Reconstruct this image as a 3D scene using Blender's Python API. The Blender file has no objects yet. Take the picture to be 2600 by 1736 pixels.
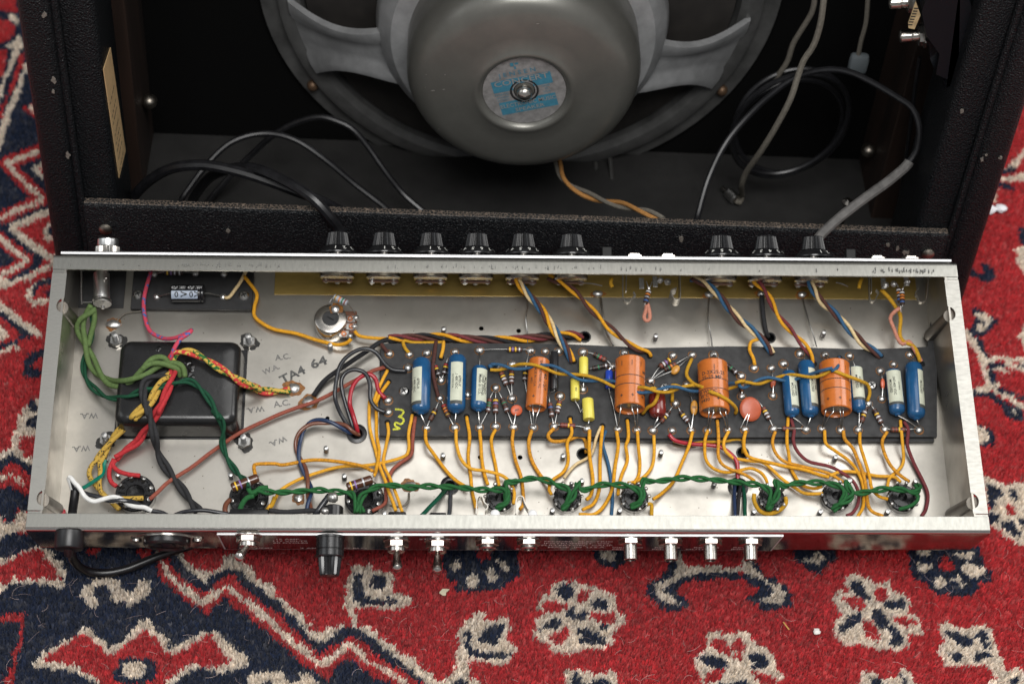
import bpy, bmesh, math, random
import numpy as np
from mathutils import Vector, Matrix
random.seed(7)
RNG = np.random.default_rng(11)
SC = bpy.context.scene
COL = SC.collection
MM = 0.001
# ------------------------------------------------------------------ camera
CAMPOS = np.array([-73.138, -979.955, 1039.331])          # millimetres, rug pile at z = 0
CAMAX = np.array([[0.9981261, 0.0322907, 0.0519771], [-0.0122329, -0.7269824, 0.6865471], [0.0599556, -0.6858964, -0.7252251]])              # columns: right, down, forward
FPX, CU, CV = 5000.0, 1300.0, 868.0
cam = bpy.data.cameras.new('camera')
cam.lens = FPX / 2600 * 36; cam.sensor_width = 36
cam.clip_start = 0.02; cam.clip_end = 60
cam.dof.use_dof = True; cam.dof.focus_distance = 1.245; cam.dof.aperture_fstop = 8.5
camo = bpy.data.objects.new('camera', cam); COL.objects.link(camo)
r_, d_, f_ = CAMAX[:, 0], CAMAX[:, 1], CAMAX[:, 2]
camo.matrix_world = Matrix([[r_[i], -d_[i], -f_[i], CAMPOS[i] * MM] for i in range(3)] + [[0, 0, 0, 1]])
SC.camera = camo
# ------------------------------------------------------------------ room light (indoor photograph)
W = bpy.data.worlds.new('World'); SC.world = W; W.use_nodes = True
bg = W.node_tree.nodes['Background']
bg.inputs[0].default_value = (0.95, 0.97, 1.0, 1); bg.inputs[1].default_value = 0.28
def area(name, loc, target, sx, sy, power, col=(1, 1, 1)):
    l = bpy.data.lights.new(name, 'AREA'); l.shape = 'RECTANGLE'; l.size = sx; l.size_y = sy
    l.energy = power; l.color = col
    o = bpy.data.objects.new(name, l); COL.objects.link(o)
    d = Vector(target) - Vector(loc)
    o.matrix_world = Matrix.Translation(Vector(loc)) @ d.to_track_quat('-Z', 'Y').to_matrix().to_4x4()
    return o
area('softbox_overhead', (0.42, -0.08, 2.3), (0.08, -0.15, 0), 1.7, 1.4, 19, (1, 0.985, 0.96))
area('softbox_front', (0.05, -1.4, 2.3), (0, -0.1, 0.05), 1.3, 0.9, 50, (1, 0.985, 0.965))
area('window_right', (1.7, 0.15, 1.5), (0.05, -0.1, 0.1), 0.9, 1.1, 16, (1, 0.98, 0.95))
area('window_left', (-1.7, -0.5, 1.5), (0, -0.05, 0.1), 0.9, 1.0, 4.5, (0.95, 0.98, 1.0))
SC.view_settings.view_transform = 'Standard'; SC.view_settings.look = 'None'
SC.view_settings.exposure = 0.0; SC.view_settings.gamma = 1.0
SC.render.engine = 'CYCLES'
# ------------------------------------------------------------------ frames
CHM = np.array([[0.9996114, -0.01738, -0.0217964], [0.0102358, 0.9560788, -0.2929309], [0.0259302, 0.292594, 0.9558851]])                  # chassis axes in the world
CHO = np.array([-7.009, -132.881, 67.732])                # chassis floor centre
MCH = Matrix([[CHM[i][0], CHM[i][1], CHM[i][2], CHO[i] * MM] for i in range(3)] + [[0, 0, 0, 1]])
MW = Matrix.Identity(4)
TILES = dict(A=(0, 600, 3.3357), B=(0, 1000, 3.3357), C=(600, 600, 3.3357), D=(600, 1000, 3.3357), E=(1200, 600, 3.3357),
             F=(1200, 1000, 3.3357), G=(1850, 600, 3.3357), H=(1850, 1000, 3.3357), I=(0, 0, 2.61), J=(850, 0, 2.61), K=(1700, 0, 2.61),
             L=(0, 1336, 1.807), M=(1300, 1336, 1.807), a=(0, 1336, 3.915), b=(500, 1336, 3.915), c=(1000, 1336, 3.915), d=(1500, 1336, 3.915),
             e=(2000, 1336, 3.915), p=(0, 0, 3.919), q=(0, 350, 3.919), r=(0, 700, 3.919), s=(0, 1050, 3.919),
             t=(2420, 280, 3.922), u=(2420, 650, 3.922), v=(2420, 1000, 3.922), Z=(0, 0, 1.0))
def uv(t, x, y):
    bx, by, k = TILES[t]
    return bx + x / k, by + y / k
def ray(u, v):
    return CAMAX @ np.array([(u - CU) / FPX, (v - CV) / FPX, 1.0])
def P(t, x, y, h=0.0):
    """point on the plane h mm above the chassis floor, chassis frame, seen at tile pixel x, y"""
    u, v = uv(t, x, y)
    d = CHM.T @ ray(u, v); o = CHM.T @ (CAMPOS - CHO)
    return o + (h - o[2]) / d[2] * d
def Pw(t, x, y, ax, val):
    """point on a world plane (axis 0, 1, 2 at val mm)"""
    u, v = uv(t, x, y); d = ray(u, v)
    return CAMPOS + (val - CAMPOS[ax]) / d[ax] * d
def wpx(pts):
    c = (np.asarray(pts, float) - CAMPOS) @ CAMAX
    return np.stack([CU + FPX * c[:, 0] / c[:, 2], CV + FPX * c[:, 1] / c[:, 2]], 1)
# ------------------------------------------------------------------ helpers
V = lambda *a: np.array(a, float)
def nrm(a): return a / (np.linalg.norm(a) + 1e-12)
def perp(d):
    d = nrm(d); a = V(0, 0, 1) if abs(d[2]) < .9 else V(1, 0, 0)
    x = nrm(np.cross(a, d)); return x, np.cross(d, x)
def spline(pts, step=1.6):
    p = np.array(pts, float)
    if len(p) < 3:
        n = max(2, int(np.linalg.norm(p[-1] - p[0]) / step)); t = np.linspace(0, 1, n + 1)[:, None]
        return p[0] * (1 - t) + p[-1] * t
    q = np.vstack([2 * p[0] - p[1], p, 2 * p[-1] - p[-2]]); out = []
    for i in range(1, len(q) - 2):
        p0, p1, p2, p3 = q[i - 1], q[i], q[i + 1], q[i + 2]
        n = max(2, int(np.linalg.norm(p2 - p1) / step))
        for k in range(n):
            t = k / n
            out.append(.5 * (2 * p1 + (p2 - p0) * t + (2 * p0 - 5 * p1 + 4 * p2 - p3) * t * t + (3 * p1 - p0 - 3 * p2 + p3) * t ** 3))
    out.append(q[-2]); return np.array(out)
def frames(p):
    t = np.gradient(p, axis=0); t /= np.linalg.norm(t, axis=1)[:, None] + 1e-12
    n = perp(t[0])[0]; N = []
    for i in range(len(p)):
        n = nrm(n - t[i] * (n @ t[i])); N.append(n)
    N = np.array(N); return t, N, np.cross(t, N)
class MB:
    def __init__(s): s.v = []; s.f = []
    def add(s, v, f):
        o = len(s.v); s.v += [tuple(map(float, x)) for x in v]; s.f += [tuple(i + o for i in q) for q in f]; return s
    def bm(s, b):
        b.verts.index_update(); s.add([x.co for x in b.verts], [[x.index for x in f.verts] for f in b.faces]); b.free(); return s
    def box(s, x0, x1, y0, y1, z0, z1, b=0, seg=1):
        m = bmesh.new(); bmesh.ops.create_cube(m, size=1)
        for v in m.verts: v.co = Vector(((x0 + x1) / 2 + v.co.x * (x1 - x0), (y0 + y1) / 2 + v.co.y * (y1 - y0), (z0 + z1) / 2 + v.co.z * (z1 - z0)))
        if b: bmesh.ops.bevel(m, geom=m.edges[:], offset=b, segments=seg, affect='EDGES', profile=.5)
        return s.bm(m)
    def tube(s, pts, r, seg=7, raw=False, caps=True, r2=None, step=1.6):
        p = np.array(pts, float) if raw else spline(pts, step)
        t, n, b = frames(p); m = len(p); a = np.arange(seg) * 2 * math.pi / seg
        R = np.full(m, r) if r2 is None else np.linspace(r, r2, m)
        if np.ndim(r) : R = np.asarray(r, float)
        ring = (np.cos(a)[None, :, None] * n[:, None, :] + np.sin(a)[None, :, None] * b[:, None, :]) * R[:, None, None] + p[:, None, :]
        f = [(i * seg + k, i * seg + (k + 1) % seg, (i + 1) * seg + (k + 1) % seg, (i + 1) * seg + k) for i in range(m - 1) for k in range(seg)]
        if caps: f += [tuple(range(seg))[::-1], tuple((m - 1) * seg + k for k in range(seg))]
        return s.add(ring.reshape(-1, 3), f)
    def lathe(s, prof, o, ax, seg=24, x=None, squash=1.0, flute=None, cap=True):
        """prof: (radius, height along axis) from bottom to top"""
        ax = nrm(np.array(ax, float)); o = np.array(o, float)
        if x is None: X, Y = perp(ax)
        else: X = nrm(np.array(x, float)); Y = np.cross(ax, X)
        v = []
        for j, (r, h) in enumerate(prof):
            for k in range(seg):
                a = 2 * math.pi * k / seg; q = r
                if flute and flute[0] <= j <= flute[1] and k % 2: q = r * flute[2]
                v.append(o + X * math.cos(a) * q + Y * math.sin(a) * q * squash + ax * h)
        n = len(prof)
        f = [(i * seg + k, i * seg + (k + 1) % seg, (i + 1) * seg + (k + 1) % seg, (i + 1) * seg + k) for i in range(n - 1) for k in range(seg)]
        if cap and prof[0][0] > 1e-6: f.append(tuple(range(seg))[::-1])
        if cap and prof[-1][0] > 1e-6: f.append(tuple((n - 1) * seg + k for k in range(seg)))
        return s.add(v, f)
    def cyl(s, p0, p1, r, seg=16, b=0):
        p0 = np.array(p0, float); p1 = np.array(p1, float); L = np.linalg.norm(p1 - p0)
        pr = [(r, 0), (r, L)] if not b else [(r - b, 0), (r, b), (r, L - b), (r - b, L)]
        return s.lathe(pr, p0, p1 - p0, seg)
    def blob(s, c, r, sq=.75, seg=10, jit=.08):
        c = np.array(c, float); n = 6; v = []
        for i in range(n + 1):
            a = math.pi * i / n
            for k in range(seg):
                q = 2 * math.pi * k / seg; rr = r * (1 + random.uniform(-jit, jit))
                v.append(c + V(math.sin(a) * math.cos(q) * rr, math.sin(a) * math.sin(q) * rr, -math.cos(a) * r * sq))
        f = [(i * seg + k, i * seg + (k + 1) % seg, (i + 1) * seg + (k + 1) % seg, (i + 1) * seg + k) for i in range(n) for k in range(seg)]
        return s.add(v, f)
    def prism(s, poly, z0, z1):
        n = len(poly)
        v = [(x, y, z0) for x, y in poly] + [(x, y, z1) for x, y in poly]
        return s.add(v, [tuple(range(n))[::-1], tuple(range(n, 2 * n))] + [(i, (i + 1) % n, n + (i + 1) % n, n + i) for i in range(n)])
    def ribbon(s, prof, th, x0, x1):
        """sheet of thickness th bent along prof (y, z), extruded from x0 to x1; th to the left of travel"""
        p = np.array(prof, float); t = np.gradient(p, axis=0); t /= np.linalg.norm(t, axis=1)[:, None]
        q = p + np.stack([-t[:, 1], t[:, 0]], 1) * th; n = len(p)
        loop = np.vstack([p, q[::-1]]); m = 2 * n
        v = [(x0, a, b) for a, b in loop] + [(x1, a, b) for a, b in loop]
        f = [(i, (i + 1) % m, m + (i + 1) % m, m + i) for i in range(m)]
        f += [(i, i + 1, m - 2 - i, m - 1 - i) for i in range(n - 1)]
        f += [(m + m - 1 - i, m + m - 2 - i, m + i + 1, m + i) for i in range(n - 1)]
        return s.add(v, f)
    def map(s, fn): s.v = [tuple(fn(np.array(x))) for x in s.v]; return s
    def arr(s): return np.array(s.v, float)
    def mesh(s, name, base, ang=35):
        me = bpy.data.meshes.new(name)
        me.from_pydata([tuple(x) for x in ((s.arr() - base) * MM)], [], s.f); me.validate(); me.update()
        b = bmesh.new(); b.from_mesh(me); bmesh.ops.recalc_face_normals(b, faces=b.faces); b.to_mesh(me); b.free()
        me.shade_smooth()
        if ang < 180: me.set_sharp_from_angle(angle=math.radians(ang))
        return me
    def build(s, name, m, parent=None, frame='c', label=None, cat=None, group=None, kind=None, ang=35, base=None):
        if parent is not None: base = BASE[parent.name][1]
        elif base is None:
            a = s.arr(); lo, hi = a.min(0), a.max(0); base = V((lo[0] + hi[0]) / 2, (lo[1] + hi[1]) / 2, lo[2])
        me = s.mesh(name, base, ang); me.materials.append(m)
        o = bpy.data.objects.new(name, me); COL.objects.link(o)
        if parent is not None: o.parent = parent; BASE[o.name] = BASE[parent.name]
        else:
            BASE[o.name] = (frame, base); o.matrix_world = (MCH if frame == 'c' else MW) @ Matrix.Translation(Vector(base * MM))
        tag(o, label, cat, group, kind); return o
BASE = {}
def tag(o, label=None, cat=None, group=None, kind=None):
    for k, x in (('label', label), ('category', cat), ('group', group), ('kind', kind)):
        if x: o[k] = x
    return o
def thing(name, label, cat, base, frame='c', group=None):
    o = bpy.data.objects.new(name, None); COL.objects.link(o); o.empty_display_size = .01
    base = np.array(base, float); BASE[o.name] = (frame, base)
    o.matrix_world = (MCH if frame == 'c' else MW) @ Matrix.Translation(Vector(base * MM))
    return tag(o, label, cat, group)
FONT = {}
def text_mb(txt, size, sx=1.0, bold=0.0):
    """flat lettering in its own x, y plane (mm), centred on x and y"""
    key = (txt, bold)
    if key not in FONT:
        c = bpy.data.curves.new('lettering', 'FONT'); c.body = txt; c.align_x = 'CENTER'; c.align_y = 'CENTER'; c.size = 1; c.resolution_u = 2
        c.space_line = .95; c.offset = bold
        o = bpy.data.objects.new('lettering', c); COL.objects.link(o)
        me = bpy.data.meshes.new_from_object(o.evaluated_get(bpy.context.evaluated_depsgraph_get()))
        FONT[key] = ([tuple(x.co) for x in me.vertices], [tuple(p.vertices) for p in me.polygons])
        bpy.data.objects.remove(o); bpy.data.curves.remove(c); bpy.data.meshes.remove(me)
    v, f = FONT[key]; m = MB(); m.add([(x * size * sx, y * size, 0) for x, y, z in v], f); return m
def place(m, o, ex, ey):
    o = np.array(o, float); ex = nrm(np.array(ex, float)); ey = np.array(ey, float); ey = nrm(ey - ex * (ey @ ex))
    return m.map(lambda p: o + ex * p[0] + ey * p[1])
# ------------------------------------------------------------------ materials
MATS = {}
def mat(name, col, rough=.5, metal=0.0, var=0.0, vs=300, bump=0.0, bs=900, rv=0.0, coat=0.0, stretch=None, spec=.5, vor=False, alpha=1.0, col2=None, sheen=0.0, trans=0.0):
    if name in MATS: return MATS[name]
    m = bpy.data.materials.new(name); m.use_nodes = True; nt = m.node_tree; b = nt.nodes['Principled BSDF']
    N = lambda t: nt.nodes.new(t); L = nt.links.new
    b.inputs['Base Color'].default_value = (*col, 1); b.inputs['Roughness'].default_value = rough; b.inputs['Metallic'].default_value = metal
    b.inputs['Coat Weight'].default_value = coat; b.inputs['Specular IOR Level'].default_value = spec
    if coat: b.inputs['Coat Roughness'].default_value = .12
    if sheen: b.inputs['Sheen Weight'].default_value = sheen
    if alpha < 1: b.inputs['Alpha'].default_value = alpha
    if trans: b.inputs['Transmission Weight'].default_value = trans
    tc = N('ShaderNodeTexCoord'); src = tc.outputs['Object']
    if stretch:
        mp = N('ShaderNodeMapping'); mp.inputs['Scale'].default_value = stretch; L(src, mp.inputs[0]); src = mp.outputs[0]
    if var or rv:
        n = N('ShaderNodeTexNoise'); n.inputs['Scale'].default_value = vs; n.inputs['Detail'].default_value = 5; n.inputs['Roughness'].default_value = .62
        L(src, n.inputs['Vector'])
        if var:
            mx = N('ShaderNodeMix'); mx.data_type = 'RGBA'; c2 = col2 or tuple(x * (1 - var) for x in col)
            c1 = col if col2 else tuple(min(1, x * (1 + var * .5)) for x in col)
            mx.inputs[6].default_value = (*c1, 1); mx.inputs[7].default_value = (*c2, 1)
            rp = N('ShaderNodeMapRange'); rp.inputs[1].default_value = .35; rp.inputs[2].default_value = .65; L(n.outputs[0], rp.inputs[0])
            L(rp.outputs[0], mx.inputs[0]); L(mx.outputs[2], b.inputs['Base Color'])
        if rv:
            rr = N('ShaderNodeMapRange'); rr.inputs[1].default_value = .3; rr.inputs[2].default_value = .7
            rr.inputs[3].default_value = max(.02, rough - rv); rr.inputs[4].default_value = rough + rv; L(n.outputs[0], rr.inputs[0]); L(rr.outputs[0], b.inputs['Roughness'])
    if bump:
        if vor:
            t = N('ShaderNodeTexVoronoi'); t.feature = 'F1'; t.inputs['Scale'].default_value = bs; t.inputs['Randomness'].default_value = 1
            n2 = N('ShaderNodeTexNoise'); n2.inputs['Scale'].default_value = bs * .7; n2.inputs['Detail'].default_value = 2
            ad = N('ShaderNodeVectorMath'); ad.operation = 'MULTIPLY_ADD'; ad.inputs[1].default_value = (.0012,) * 3
            L(src, n2.inputs['Vector']); L(n2.outputs['Color'], ad.inputs[0]); L(src, ad.inputs[2]); L(ad.outputs[0], t.inputs['Vector'])
            out = t.outputs['Distance']
        else:
            t = N('ShaderNodeTexNoise'); t.inputs['Scale'].default_value = bs; t.inputs['Detail'].default_value = 3; L(src, t.inputs['Vector']); out = t.outputs[0]
        bp = N('ShaderNodeBump'); bp.inputs['Strength'].default_value = 1.0; bp.inputs['Distance'].default_value = bump * MM
        L(out, bp.inputs['Height']); L(bp.outputs[0], b.inputs['Normal'])
    MATS[name] = m; return m
def nodes(m): return m.node_tree, m.node_tree.nodes['Principled BSDF']
M = {}
M['steel'] = mat('plated_steel', (.48, .455, .41), .35, 1, var=.22, vs=22, rv=.08, bump=.006, bs=500)
M['flange'] = mat('brushed_steel', (.42, .415, .38), .35, 1, var=.13, vs=500, rv=.03, stretch=(1, .3, 1), bump=.004, bs=900)
M['flange_side'] = mat('brushed_steel_side', (.45, .44, .405), .37, 1, var=.13, vs=600, rv=.05, stretch=(.3, 1, 1), bump=.004, bs=900)
M['rear'] = mat('smooth_steel', (.58, .55, .52), .16, 1, var=.2, vs=60, rv=.05, stretch=(.3, 1, 1))
M['chrome'] = mat('nickel_plate', (.50, .475, .44), .26, 1, var=.15, vs=700)
M['tin'] = mat('tinned_wire', (.50, .495, .48), .32, 1, var=.3, vs=900)
M['solder'] = mat('solder', (.56, .55, .53), .36, .9, var=.35, vs=700, bump=.05, bs=900)
M['flux'] = mat('amber_flux', (.22, .085, .014), .4, 0, var=.55, vs=500)
M['brass'] = mat('dull_brass', (.56, .40, .13), .42, 1, var=.28, vs=90, rv=.08, stretch=(.35, 1, 1))
M['black'] = mat('black_plastic', (.012, .012, .013), .22, 0, var=.3, vs=500, bump=.01, bs=900)
M['rubber'] = mat('black_rubber', (.010, .010, .0115), .36, 0, var=.4, vs=200, bump=.02, bs=700)
M['board'] = mat('black_fibreboard', (.019, .019, .020), .58, 0, var=.35, vs=160, rv=.1, bump=.03, bs=1200)
M['tolex'] = mat('black_tolex', (.0062, .0072, .0086), .36, 0, bump=.9, bs=820, vor=True, spec=.27)
M['dark'] = mat('dark_void', (.006, .006, .006), .8)
M['wood'] = mat('stained_wood', (.022, .011, .007), .6, 0, var=.6, vs=60, stretch=(1, 1, .08))
M['ply'] = mat('black_painted_ply', (.0025, .0025, .0025), .95, 0, spec=.1)
M['floor'] = mat('dusty_black_tolex', (.014, .0135, .013), .72, 0, var=.35, vs=35, bump=.15, bs=800, vor=True)
M['scorch'] = mat('scorched_wax', (.010, .009, .008), .55, 0, var=.5, vs=400)
M['ink'] = mat('faded_stamp_ink', (.20, .195, .185), .6, .4, var=.5, vs=500)
M['inkb'] = mat('black_stamp_ink', (.03, .03, .03), .75, 0, var=.6, vs=700, col2=(.12, .12, .115))
M['white'] = mat('white_print', (.75, .75, .75), .5)
M['print'] = mat('black_print', (.02, .02, .02), .6)
M['label'] = mat('aged_paper_label', (.56, .58, .46), .55, 0, var=.12, vs=160)
def cloth(name, col, var=.25): return mat(name, col, .82, 0, var=var, vs=700, bump=.12, bs=1500, spec=.25)
C_ = dict(yellow=cloth('yellow_cloth', (.66, .31, .018)), yellow2=cloth('worn_yellow_cloth', (.60, .265, .022), .4), yellow3=cloth('bright_yellow_cloth', (.70, .35, .03), .2), ygold=cloth('gold_cloth', (.50, .27, .018)), blue=cloth('blue_cloth', (.035, .10, .19)),
          brown=cloth('brown_cloth', (.085, .034, .027)), maroon=cloth('maroon_cloth', (.16, .034, .038)), cream=cloth('cream_cloth', (.66, .50, .27)),
          black=cloth('black_cloth', (.018, .018, .02)), green=cloth('green_cloth', (.018, .105, .030)), lgreen=cloth('light_green_cloth', (.105, .165, .055)),
          dgreen=cloth('dark_green_cloth', (.010, .065, .032)), red=cloth('red_cloth', (.44, .032, .038)), rust=cloth('rust_cloth', (.27, .075, .05)),
          pink=cloth('pink_cloth', (.52, .22, .15)), gblack=cloth('charcoal_cloth', (.028, .028, .03)), grey=cloth('grey_cloth', (.16, .145, .12)),
          orange=cloth('orange_cloth', (.42, .20, .06)))
def fleck(name, col, colb, thr=.6, vs=650, st=None):
    m = mat(name, col, .8, 0, bump=.1, bs=1500, spec=.25); nt, b = nodes(m)
    tc = nt.nodes.new('ShaderNodeTexCoord'); n = nt.nodes.new('ShaderNodeTexNoise'); n.inputs['Scale'].default_value = vs; n.inputs['Detail'].default_value = 1
    rp = nt.nodes.new('ShaderNodeMapRange'); rp.inputs[1].default_value = thr; rp.inputs[2].default_value = thr + .03
    mx = nt.nodes.new('ShaderNodeMix'); mx.data_type = 'RGBA'; mx.inputs[6].default_value = (*col, 1); mx.inputs[7].default_value = (*colb, 1)
    nt.links.new(tc.outputs['Object'], n.inputs['Vector']); nt.links.new(n.outputs[0], rp.inputs[0]); nt.links.new(rp.outputs[0], mx.inputs[0]); nt.links.new(mx.outputs[2], b.inputs['Base Color'])
    return m
C_['yfleck'] = fleck('yellow_black_fleck_cloth', (.47, .30, .055), (.03, .03, .02), .62)
C_['rfleck'] = fleck('red_yellow_fleck_cloth', (.52, .045, .045), (.56, .38, .08), .54, 420)
C_['gfleck'] = fleck('green_yellow_fleck_cloth', (.54, .36, .07), (.02, .12, .03), .52, 420)
C_['rbtracer'] = fleck('red_blue_tracer_cloth', (.55, .06, .10), (.07, .13, .33), .56, 420)
def pvc(name, col): return mat(name, col, .24, 0, var=.12, vs=300)
C_['pblack'] = pvc('black_pvc', (.022, .023, .027)); C_['pred'] = pvc('red_pvc', (.36, .018, .03)); C_['pbrown'] = pvc('brown_pvc', (.15, .055, .032))
C_['pblue'] = pvc('navy_pvc', (.018, .035, .085)); C_['pgreen'] = pvc('green_pvc', (.006, .07, .04)); C_['pwhite'] = pvc('white_pvc', (.72, .72, .70)); C_['pteal'] = pvc('teal_pvc', (.0, .17, .12)); C_['pgrey'] = pvc('grey_pvc', (.05, .055, .065))
# ------------------------------------------------------------------ rug: knots coloured one by one
def POLY(s):
    out = []
    for line in s.strip().splitlines():
        k, t, rest = line.split(None, 2)
        w = None
        if ':' in k: k, w = k.split(':'); w = float(w)
        n = list(map(float, rest.replace(',', ' ').split()))
        bx, by, sc = TILES[t]
        out.append((k, None if w is None else w / sc, np.array([(bx + n[i] / sc, by + n[i + 1] / sc) for i in range(0, len(n) - 1, 2)])))
    return out
# R red, N navy, C cream; a number after ':' makes the line a stroke of that width
ZA = "-398,440 -357,520 -257,580 -217,640 -87,740 0,800 105,860 160,800 230,720 290,665 350,790 480,840 590,960 700,1020 760,1100 840,1160 930,1220 970,1290 1060,1370 1160,1420 1230,1470 1295,1520 1350,1420 1400,1350 1490,1300 1580,1340 1620,1400 1700,1430 1780,1500 1900,1530 1950,1580 2100,1750"
ZB = "-347,420 -297,510 -217,560 -157,640 -77,690 0,750 45,765 130,735 220,680 230,640 300,625 400,690 450,740 520,800 600,880 680,930 750,1010 830,1060 880,1130 940,1165 990,1200 1050,1260 1120,1310 1160,1360 1250,1400 1310,1350 1420,1260 1480,1210 1530,1200 1580,1280 1650,1330 1700,1345 1780,1390 1850,1430 1940,1480 2010,1540 2060,1580 2200,1750"
ZC = "-300,390 -197,510 -97,580 0,660 40,710 110,660 200,600 300,560 390,600 480,700 560,750 650,800 720,870 810,930 850,1020 930,1040 980,1130 1060,1150 1140,1220 1170,1290 1210,1320 1290,1260 1370,1240 1400,1180 1480,1145 1570,1150 1650,1210 1690,1310 1760,1330 1830,1370 1920,1400 2000,1450 2070,1500 2120,1580 2260,1750"
ZD = "-270,340 -197,440 -127,520 0,590 85,645 150,580 240,480 380,460 400,540 480,590 560,650 640,750 720,800 820,850 880,930 940,1000 1020,1050 1090,1130 1160,1220 1240,1250 1310,1190 1420,1140 1470,1085 1560,1090 1640,1110 1720,1190 1770,1270 1870,1320 1960,1370 2050,1410 2120,1480 2200,1530 2240,1580 2400,1750"
ZE = "-150,310 -127,390 -57,440 20,500 70,560 110,500 210,440 290,405 430,400 480,500 560,560 650,610 740,700 830,730 870,820 960,880 1010,950 1080,1020 1090,1070 1180,1130 1270,1130 1330,1080 1390,1030 1470,985 1600,990 1680,1060 1780,1130 1830,1190 1930,1240 2000,1300 2060,1360 2130,1420 2210,1480 2280,1560 2500,1750"
ZF = "-140,250 -110,310 -37,390 100,430 200,420 240,370 270,250 430,250 450,340 540,380 570,450 600,510 720,530 780,620 790,680 880,700 910,780 1040,840 1090,900 1070,930 1130,940 1110,1010 1200,1010 1300,990 1450,960 1470,980 1620,970 1700,970 1780,1040 1830,1100 1960,1160 2000,1250 2060,1270 2180,1280 2200,1350 2250,1410 2310,1430 2349,1470 2400,1540 2600,1750"
def below(k, z): return f"{k} b {z} -3000,1750 -3000,150 -420,150"
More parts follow.
